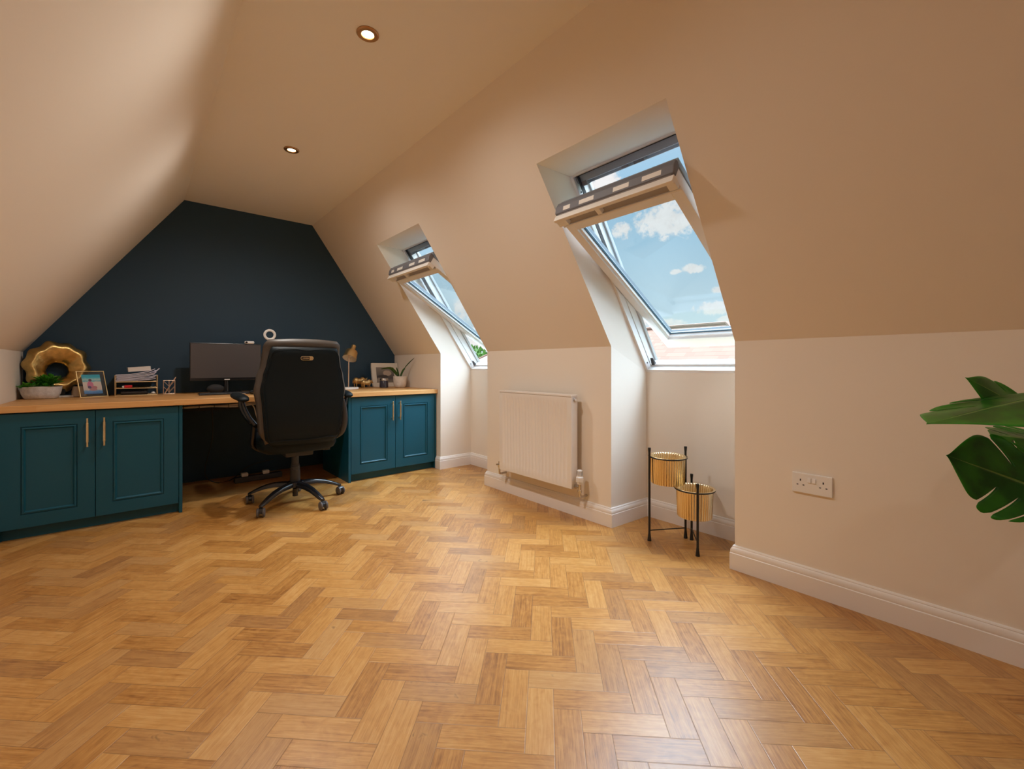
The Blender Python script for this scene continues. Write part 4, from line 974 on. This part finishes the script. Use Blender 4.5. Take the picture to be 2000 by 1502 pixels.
# ------------------------------------------------------------------ planter stand with two gold pots
ZP = 0.0
fa, fb, fc, fd = (2.183, 1.352), (2.372, 1.238), (2.374, 1.203), (2.195, 1.080)
t = thing('plant_stand', 'black metal folding plant stand holding two gold pots in the near alcove', 'plant stand', (2.28, 1.22, 0))
def leg(p, h):
    m = MB(); r = 0.0062
    m.lathe([(0.011, 0.0), (0.0105, 0.006), (r, 0.045), (r, h - 0.03), (0.0085, h - 0.006), (0.008, h)], 14, (p[0], p[1], 0)); m.build('leg', M['black_metal'], t, smooth=True, angle=40)
leg(fa, 0.522); leg(fb, 0.522); leg(fc, 0.372); leg(fd, 0.372)
c1 = ((fa[0] + fb[0]) / 2, (fa[1] + fb[1]) / 2); c2 = ((fc[0] + fd[0]) / 2, (fc[1] + fd[1]) / 2)
R1 = math.hypot(fa[0] - fb[0], fa[1] - fb[1]) / 2 - 0.009; R2 = math.hypot(fc[0] - fd[0], fc[1] - fd[1]) / 2 - 0.009
def torus(m, c, R, z, r):
    rr = []
    for i in range(56):
        a = 2 * PI * i / 56; rr.append([(c[0] + (R + r * math.cos(b * PI / 4)) * math.cos(a), c[1] + (R + r * math.cos(b * PI / 4)) * math.sin(a), z + r * math.sin(b * PI / 4)) for b in range(8)])
    rr.append(rr[0]); m.rings(rr, True, False, False)
Zr1, Zr2 = 0.468, 0.318
for (c, R, z) in ((c1, R1, Zr1), (c2, R2, Zr2)):
    m = MB(); torus(m, c, R + 0.001, z, 0.004); m.build('pot_hoop', M['black_metal'], t, smooth=True)
m = MB(); m.cyl((*fa, 0.058), (*fb, 0.058), 0.0032, n=8); m.cyl((*fc, 0.066), (*fd, 0.066), 0.0032, n=8); m.build('stretcher', M['black_metal'], t)
m = MB()
for z in (0.135, 0.155): m.box((fb[0] - 0.008, fc[1] - 0.002, z - 0.004), (fb[0] + 0.006, fb[1] + 0.002, z + 0.004))
m.cyl(((fb[0] + fc[0]) / 2 - 0.002, (fb[1] + fc[1]) / 2, 0.125), ((fb[0] + fc[0]) / 2 - 0.002, (fb[1] + fc[1]) / 2, 0.165), 0.005, n=10); m.build('hinge', M['black_metal'], t)
def pot(c, R, zr, label):
    n = 44 * 8; r0 = R - 0.0045
    def flute(a, r, z): return 1 - 0.050 * abs(math.sin(22 * a))
    m = MB(); z0 = zr - 0.148
    rr = []
    def ring(r, z, f): return [(c[0] + r * (flute(2 * PI * i / n, r, z) if f else 1) * math.cos(2 * PI * i / n), c[1] + r * (flute(2 * PI * i / n, r, z) if f else 1) * math.sin(2 * PI * i / n), z) for i in range(n)]
    for (r, z, f) in ((r0 * 0.90, z0, 0), (r0 * 0.93, z0 + 0.0005, 1), (r0 * 0.985, zr - 0.006, 1), (r0, zr - 0.003, 0), (R + 0.004, zr + 0.0045, 0), (R + 0.003, zr + 0.0062, 0), (r0 - 0.002, zr + 0.004, 0), (r0 * 0.97, zr - 0.004, 1), (r0 * 0.915, z0 + 0.003, 1), (r0 * 0.3, z0 + 0.003, 0)): rr.append(ring(r, z, f))
    m.rings(rr); return tag(m.build('plant_pot', M['gold_pot'], smooth=True, angle=50, loc=(c[0], c[1], z0)), label, 'pot', 'gold pots in the plant stand')
pot(c1, R1, Zr1, 'higher empty ribbed gold pot in the black plant stand')
pot(c2, R2, Zr2, 'lower empty ribbed gold pot in the black plant stand')

for k, (x, y, w_) in enumerate(((2.300, 3.430, 0.012), (2.320, 3.365, 0.009))):  # two small flat white flecks lying on the floor
    m = MB(); m.prism([(x, y, 0.0006), (x + w_, y + 0.003, 0.0006), (x + w_ * 1.2, y + w_, 0.0006), (x + 0.002, y + w_ * 0.8, 0.0006)], (0, 0, 0.003))
    tag(m.build('white_fleck', M['white_plastic']), ('tiny white fleck on the floor before the far alcove, left of two', 'tiny white fleck on the floor before the far alcove, right of two')[k], 'scrap', 'white flecks on the floor')
# ------------------------------------------------------------------ double wall socket
t = thing('wall_socket', 'white switched double wall socket on the right wall', 'socket', (XR, 0.576, 0.430))
sy, sz = 0.576, 0.474; SX = XR - 0.009
m = MB(); m.box((SX, sy - 0.0735, sz - 0.043), (XR - 0.0005, sy + 0.0735, sz + 0.043)); m.build('face_plate', M['white_plastic'], t, bevel=0.003, bseg=3)
for k in (-1, 1):
    m = MB(); m.prism([(SX - 0.0002, sy + k * 0.0085 - 0.006, sz + 0.026), (SX - 0.0002, sy + k * 0.0085 - 0.006, sz + 0.006), (SX - 0.0045, sy + k * 0.0085 - 0.006, sz + 0.0065), (SX - 0.0020, sy + k * 0.0085 - 0.006, sz + 0.0255)], (0, 0.012, 0)); m.build('rocker_switch', M['white_plastic'], t, bevel=0.0007)
    cy = sy + k * 0.0415 + 0.0
    m = MB(); m.box((SX - 0.0003, cy - 0.0023, sz + 0.008), (SX + 0.001, cy + 0.0023, sz + 0.017))
    for q in (-1, 1): m.box((SX - 0.0003, cy + q * 0.0112 - 0.0034, sz - 0.010), (SX + 0.001, cy + q * 0.0112 + 0.0034, sz - 0.006))
    m.build('pin_holes', M['black_line'], t)

# ------------------------------------------------------------------ monstera beside the viewer
def monstera(name, label_parent, base, tip, nrm, width, slits_l, slits_r, droop=0.10, fold=0.12, depth=0.62):
    base = Vector(base); tip = Vector(tip); ax = (tip - base); L = ax.length; ax.normalize()
    nn = Vector(nrm); nn = (nn - ax * nn.dot(ax)).normalized(); sd = nn.cross(ax)
    def half(t):                  # half width along the midrib (t: 0 base .. 1 tip)
        return width * (max(0.0, math.sin(PI * min(1, (t * 0.93 + 0.07)) ** 0.80)) ** 0.75) * max(0.0, 1 - t ** 7) ** 0.6
    def pt(t, a, side):           # a 0..1 from the midrib to the margin; veins sweep forward
        tt = min(1.0, t + 0.42 * a * (1 - t) * (0.4 + 0.6 * a))
        w = half(t) * a
        x = L * (tt if t > 0 else 0)
        x = L * (t + (tt - t)) - L * 0.14 * a * a * max(0, (0.25 - t) / 0.25)
        return base + ax * x + sd * (side * w) + nn * (-fold * w * 1.0 - droop * L * (x / L) ** 2 + 0.05 * w * math.sin(9 * t))
    m = MB(); NA = 12
    for side, slits in ((1, slits_l), (-1, slits_r)):
        cuts = [0.0] + list(slits) + [1.0]
        for q in range(len(cuts) - 1):
            t0, t1 = cuts[q], cuts[q + 1]; nt_ = max(4, int((t1 - t0) * 40)); grid = []
            for a_ in range(NA + 1):
                a = a_ / NA; g_ = 0 if a < 1 - depth else 0.0125 * ((a - 1 + depth) / depth) ** 0.45
                u0 = t0 + (g_ if q > 0 else 0); u1 = t1 - (g_ if q < len(cuts) - 2 else 0)
                row = []
                for k in range(nt_ + 1):
                    s_ = k / nt_; aa = a
                    rd = abs(2 * s_ - 1) ** 4
                    if a > 0.8: aa = a - (0.10 if 0 < q else 0.05) * rd * (a - 0.8) / 0.2
                    row.append(((u0 + (u1 - u0) * s_), aa))
                grid.append(row)
            for a_ in range(NA):
                for k in range(nt_):
                    q4 = [grid[a_][k], grid[a_][k + 1], grid[a_ + 1][k + 1], grid[a_ + 1][k]]
                    P_ = [pt(x, y, side) for x, y in q4]
                    try: m.face([tuple(p) for p in P_], [(x, y * side) for x, y in q4])
                    except ValueError: pass
    bmesh.ops.remove_doubles(m.bm, verts=m.bm.verts, dist=1e-5)
    ob = m.build('leaf', M['monstera'], label_parent, smooth=True, angle=180, merge=False)
    md = ob.modifiers.new('thick', 'SOLIDIFY'); md.thickness = 0.0012
    return ob
MP = (2.00, -0.40)
t = thing('monstera_plant', 'monstera plant with large split green leaves reaching in at the right edge', 'potted plant', (MP[0], MP[1], 0))
m = MB(); m.lathe([(0.105, 0), (0.115, 0.004), (0.150, 0.27), (0.155, 0.28), (0.145, 0.28), (0.140, 0.25)], 48, (MP[0], MP[1], 0)); m.build('pot', M['terracotta'], t, smooth=True, angle=40)
m = MB(); m.ell((MP[0], MP[1], 0.245), (0.138, 0.138, 0.012)); m.build('soil', M['soil'], t, smooth=True)
CR, CF = Vector((0.7576, -0.6527, 0)), Vector((0.6527, 0.7576, 0))
def cam_pt(x, y, d):
    return CF * d + CR * ((x - 1000) / 852 * d) + Vector((0, 0, HC + (715 - y) / 852 * d))
def stalk(p):
    b = Vector((MP[0], MP[1], 0.25)); p = Vector(p); mid = b.lerp(p, 0.55) + Vector((0, 0, 0.12))
    mm = MB(); mm.tube([tuple(b), tuple(mid), tuple(p)], [0.008, 0.006, 0.0045], 8); mm.build('stalk', M['stem'], t, smooth=True)
lv = [ (cam_pt(2150, 1000, 1.10), cam_pt(1852, 888, 1.16), (-0.66, -0.55, 0.42), 0.120, (0.16, 0.30, 0.46, 0.62), (0.28, 0.50), 0.02, 0.10, 0.62),
       (cam_pt(2130, 752, 1.12), cam_pt(1808, 820, 1.05), (-0.06, 0.0, 1.0), 0.120, (0.35,), (0.30, 0.52), 0.02, 0.10, 0.55),
       (cam_pt(2075, 850, 1.20), cam_pt(1914, 731, 1.16), (-0.70, -0.45, 0.55), 0.055, (0.5,), (0.5,), 0.10, 0.15, 0.40),
       (cam_pt(2160, 880, 1.20), cam_pt(1940, 838, 1.27), (-0.3, -0.25, 0.95), 0.14, (0.3, 0.45, 0.62, 0.8), (0.3, 0.45, 0.62, 0.8), 0.08, 0.25, 0.80) ]
for (b, tp, nr, w, sl_, sr_, dr, fo, de) in lv:
    monstera('leaf', t, b, tp, nr, w, sl_, sr_, dr, fo, de); stalk(b)

# ------------------------------------------------------------------ outside: neighbouring roofs and a tree
def hip_house(name, label, xr, y0, y1, zr, run, drop, mat, wall_drop=3.0):
    """hip roof, ridge along Y at x = xr from y0 to y1, eaves `run` out and `drop` down"""
    t = thing(name, label, 'house', (xr, (y0 + y1) / 2, zr - drop - wall_drop))
    ze = zr - drop; sl = math.hypot(run, drop)
    m = MB()
    A, B = (xr, y0, zr), (xr, y1, zr); e = [(xr - run, y0 - run, ze), (xr + run, y0 - run, ze), (xr + run, y1 + run, ze), (xr - run, y1 + run, ze)]
    m.face([e[0], e[3], B, A], [(y0 - run, 0), (y1 + run, 0), (y1, sl), (y0, sl)])
    m.face([e[1], A, B, e[2]], [(y0 - run, 0), (y0, sl), (y1, sl), (y1 + run, 0)])
    m.face([e[0], A, e[1]], [(-run, 0), (0, sl), (run, 0)]); m.face([e[2], B, e[3]], [(-run, 0), (0, sl), (run, 0)])
    m.build('roof', mat, t)
    m = MB()
    for a, b in ((A, B), (A, e[0]), (B, e[3]), (A, e[1]), (B, e[2])): m.tube([a, b], 0.07, 8, smooth=0)
    m.build('ridge_tiles', M['ridge'], t, smooth=True)
    m = MB(); m.box((xr - run + 0.3, y0 - run + 0.3, ze - wall_drop), (xr + run - 0.3, y1 + run - 0.3, ze - 0.02)); m.build('walls', M['brick'], t)
    return t
hip_house('neighbour_house', 'house with a pink clay hipped roof seen through the nearer roof window', 14.0, 5.95, 8.75, 2.32, 4.2, 3.0, M['tiles'])
hip_house('neighbour_house', 'house with a pale tiled roof seen through the farther roof window', 17.5, 18.2, 20.8, 2.25, 4.4, 2.9, M['tiles2'])
t = thing('broadleaf_tree', 'green tree rising behind the pale roof in the farther window', 'tree', (22.0, 29.6, -3.7))
m = MB(); m.tube([(22, 29.6, -3.7), (22.1, 29.6, -1.5), (22, 29.7, 0.6)], [0.25, 0.2, 0.12], 10); m.build('trunk', M['bark'], t, smooth=True)
m = MB(); rd = random.Random(5)
for k in range(1400):
    a = rd.uniform(0, 2 * PI); c_ = rd.uniform(-1, 1); rr_ = 2.3 * rd.uniform(0.55, 1.0); s_ = math.sqrt(1 - c_ * c_)
    p = Vector((22 + rr_ * s_ * math.cos(a), 29.6 + rr_ * s_ * math.sin(a), 0.55 + 1.0 * rr_ * c_)); q = Euler((rd.uniform(0, 6), rd.uniform(0, 6), rd.uniform(0, 6))).to_matrix(); w = rd.uniform(0.12, 0.26)
    m.face([tuple(p + q @ Vector(v_)) for v_ in ((-w, 0, 0), (0, -w * 0.5, 0), (w, 0, 0), (0, w * 0.5, 0))])
m.build('crown', M['foliage'], t)
m = MB(); m.face([(4, -40, -3.7), (90, -40, -3.7), (90, 90, -3.7), (4, 90, -3.7)])
struct(m.build('ground', M['ground']), 'grassy ground between the houses far below the windows', 'ground')

# ------------------------------------------------------------------ camera
cd = bpy.data.cameras.new('camera'); cam = bpy.data.objects.new('camera', cd); COL.objects.link(cam)
cam.location = (0, 0, HC); cam.rotation_euler = (PI / 2, 0, -math.atan(734 / 852.0))
cd.sensor_width = 36; cd.sensor_fit = 'HORIZONTAL'; cd.lens = 852 / 2000 * 36; cd.shift_y = -36 / 2000; cd.clip_start = 0.02; cd.clip_end = 500
sc.camera = cam

# ------------------------------------------------------------------ sky, sun, window portals
w = bpy.data.worlds.new('sky'); sc.world = w; w.use_nodes = True; nt = w.node_tree; nt.nodes.clear(); g = NG(nt)
out = nt.nodes.new('ShaderNodeOutputWorld'); bg = nt.nodes.new('ShaderNodeBackground')
tc = nt.nodes.new('ShaderNodeTexCoord'); d = tc.outputs['Generated']
x, y, z = g.sep(d)
az = g.math('ARCTAN2', y, x); el = g.math('ARCSINE', z, clamp=False)
base = g.ramp(g.math('DIVIDE', el, 1.2, clamp=True), [(0.0, (0.80, 0.90, 0.95)), (0.12, (0.62, 0.82, 0.93)), (0.30, (0.36, 0.64, 0.86)), (0.45, (0.55, 0.74, 0.93)), (1.0, (0.60, 0.76, 0.95))])
n1 = g.noise(d, 20.0, 6.0, 0.65, 0.4); n2 = g.noise(d, 62.0, 5.0, 0.62, 0.3)
nn = g.math('ADD', g.math('MULTIPLY', g.math('SUBTRACT', n1, 0.5), 3.4), g.math('MULTIPLY', g.math('SUBTRACT', n2, 0.5), 2.6))
F_ = 852.0
def ang(px, py):
    l = (px - 1000) / F_; u = (715 - py) / F_
    dx, dy = 0.6527 + l * 0.7576, 0.7576 - l * 0.6527
    return math.atan2(dy, dx), math.atan2(u, math.hypot(dx, dy))
clouds = [(1305, 425, 78, 40), (1180, 350, 45, 22), (1215, 450, 22, 18), (1352, 525, 24, 10), (1320, 531, 14, 6), (1395, 602, 44, 15), (1405, 565, 16, 8), (1290, 632, 48, 9), (1250, 628, 22, 20), (845, 508, 16, 14), (905, 600, 22, 30), (935, 660, 30, 28), (890, 545, 8, 6), (1420, 622, 20, 7)]
mask = None
for (px, py, sx, sy_) in clouds:
    a0, e0 = ang(px, py); a1, _ = ang(px + sx, py); _, e1 = ang(px, py - sy_)
    da = g.math('DIVIDE', g.math('SUBTRACT', az, a0), abs(a1 - a0)); de = g.math('DIVIDE', g.math('SUBTRACT', el, e0), abs(e1 - e0))
    r2 = g.math('ADD', g.math('MULTIPLY', da, da), g.math('MULTIPLY', de, de))
    b_ = g.math('SUBTRACT', 1.25, r2)
    mask = b_ if mask is None else g.math('MAXIMUM', mask, b_)
mask = g.smooth(g.math('ADD', mask, nn), 0.15, 1.0)
hi = g.smooth(g.math('ADD', n1, 0.0), 0.45, 0.65)
mask = g.math('MAXIMUM', mask, g.math('MULTIPLY', hi, g.smooth(el, 0.60, 0.85)))
ccol = g.mixc(g.smooth(n1, 0.35, 0.62), (0.93, 0.91, 0.90), (1.0, 1.0, 1.0))
col = g.mixc(mask, base, ccol)
sky_boost = g.math('MULTIPLY', g.smooth(el, 0.50, 0.82), g.math('SUBTRACT', 1.0, g.smooth(el, 1.20, 1.50)))
sky_boost = g.math('MULTIPLY', sky_boost, g.smooth(g.math('COSINE', az), -0.1, 0.5))
glow = g.math('ADD', 0.92, g.math('MULTIPLY', sky_boost, 27.0))     # unseen high sky on the window side, brightened to light the room
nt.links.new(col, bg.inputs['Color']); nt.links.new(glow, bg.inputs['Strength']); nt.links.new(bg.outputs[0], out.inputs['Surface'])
sd_ = bpy.data.lights.new('sun', 'SUN'); sd_.energy = 0.6; sd_.angle = math.radians(0.6); sd_.color = (1.0, 0.95, 0.88)
so = bpy.data.objects.new('sun', sd_); COL.objects.link(so)
so.rotation_euler = Vector((0.62, 0.12, -0.80)).to_track_quat('-Z', 'Y').to_euler(); so.location = (0, 0, 6)
for (y0, y1, yb) in WINS:
    pl = bpy.data.lights.new('window_portal', 'AREA'); pl.shape = 'RECTANGLE'; pl.size = (y1 - y0) + 0.1; pl.size_y = 1.45; pl.energy = 1.0; pl.cycles.is_portal = True
    po = bpy.data.objects.new('window_portal', pl); COL.objects.link(po)
    c = Vector(((XA + FT[0]) / 2, (y0 + yb) / 2, (ZA + FT[1]) / 2)); nrm = Vector((SP, 0, CP)); po.location = c + nrm * 0.13
    up = Vector((-CP, 0, SP)); xx = Vector((0, 1, 0))
    zz = nrm; R_ = Matrix((xx, zz.cross(xx), zz)).transposed()
    po.rotation_euler = R_.to_euler()

# ------------------------------------------------------------------ colour management
vs = sc.view_settings; vs.view_transform = 'Standard'; vs.look = 'None'; vs.gamma = 1.0; vs.use_curve_mapping = False
vs.exposure = 0.0
try:
    sc.cycles.use_denoising = True; sc.cycles.denoiser = 'OPENIMAGEDENOISE'
except Exception: pass
sc.cycles.max_bounces = 10; sc.cycles.diffuse_bounces = 7; sc.cycles.glossy_bounces = 4; sc.cycles.transparent_max_bounces = 12
sc.cycles.sample_clamp_indirect = 6.0; sc.cycles.caustics_reflective = False; sc.cycles.caustics_refractive = False
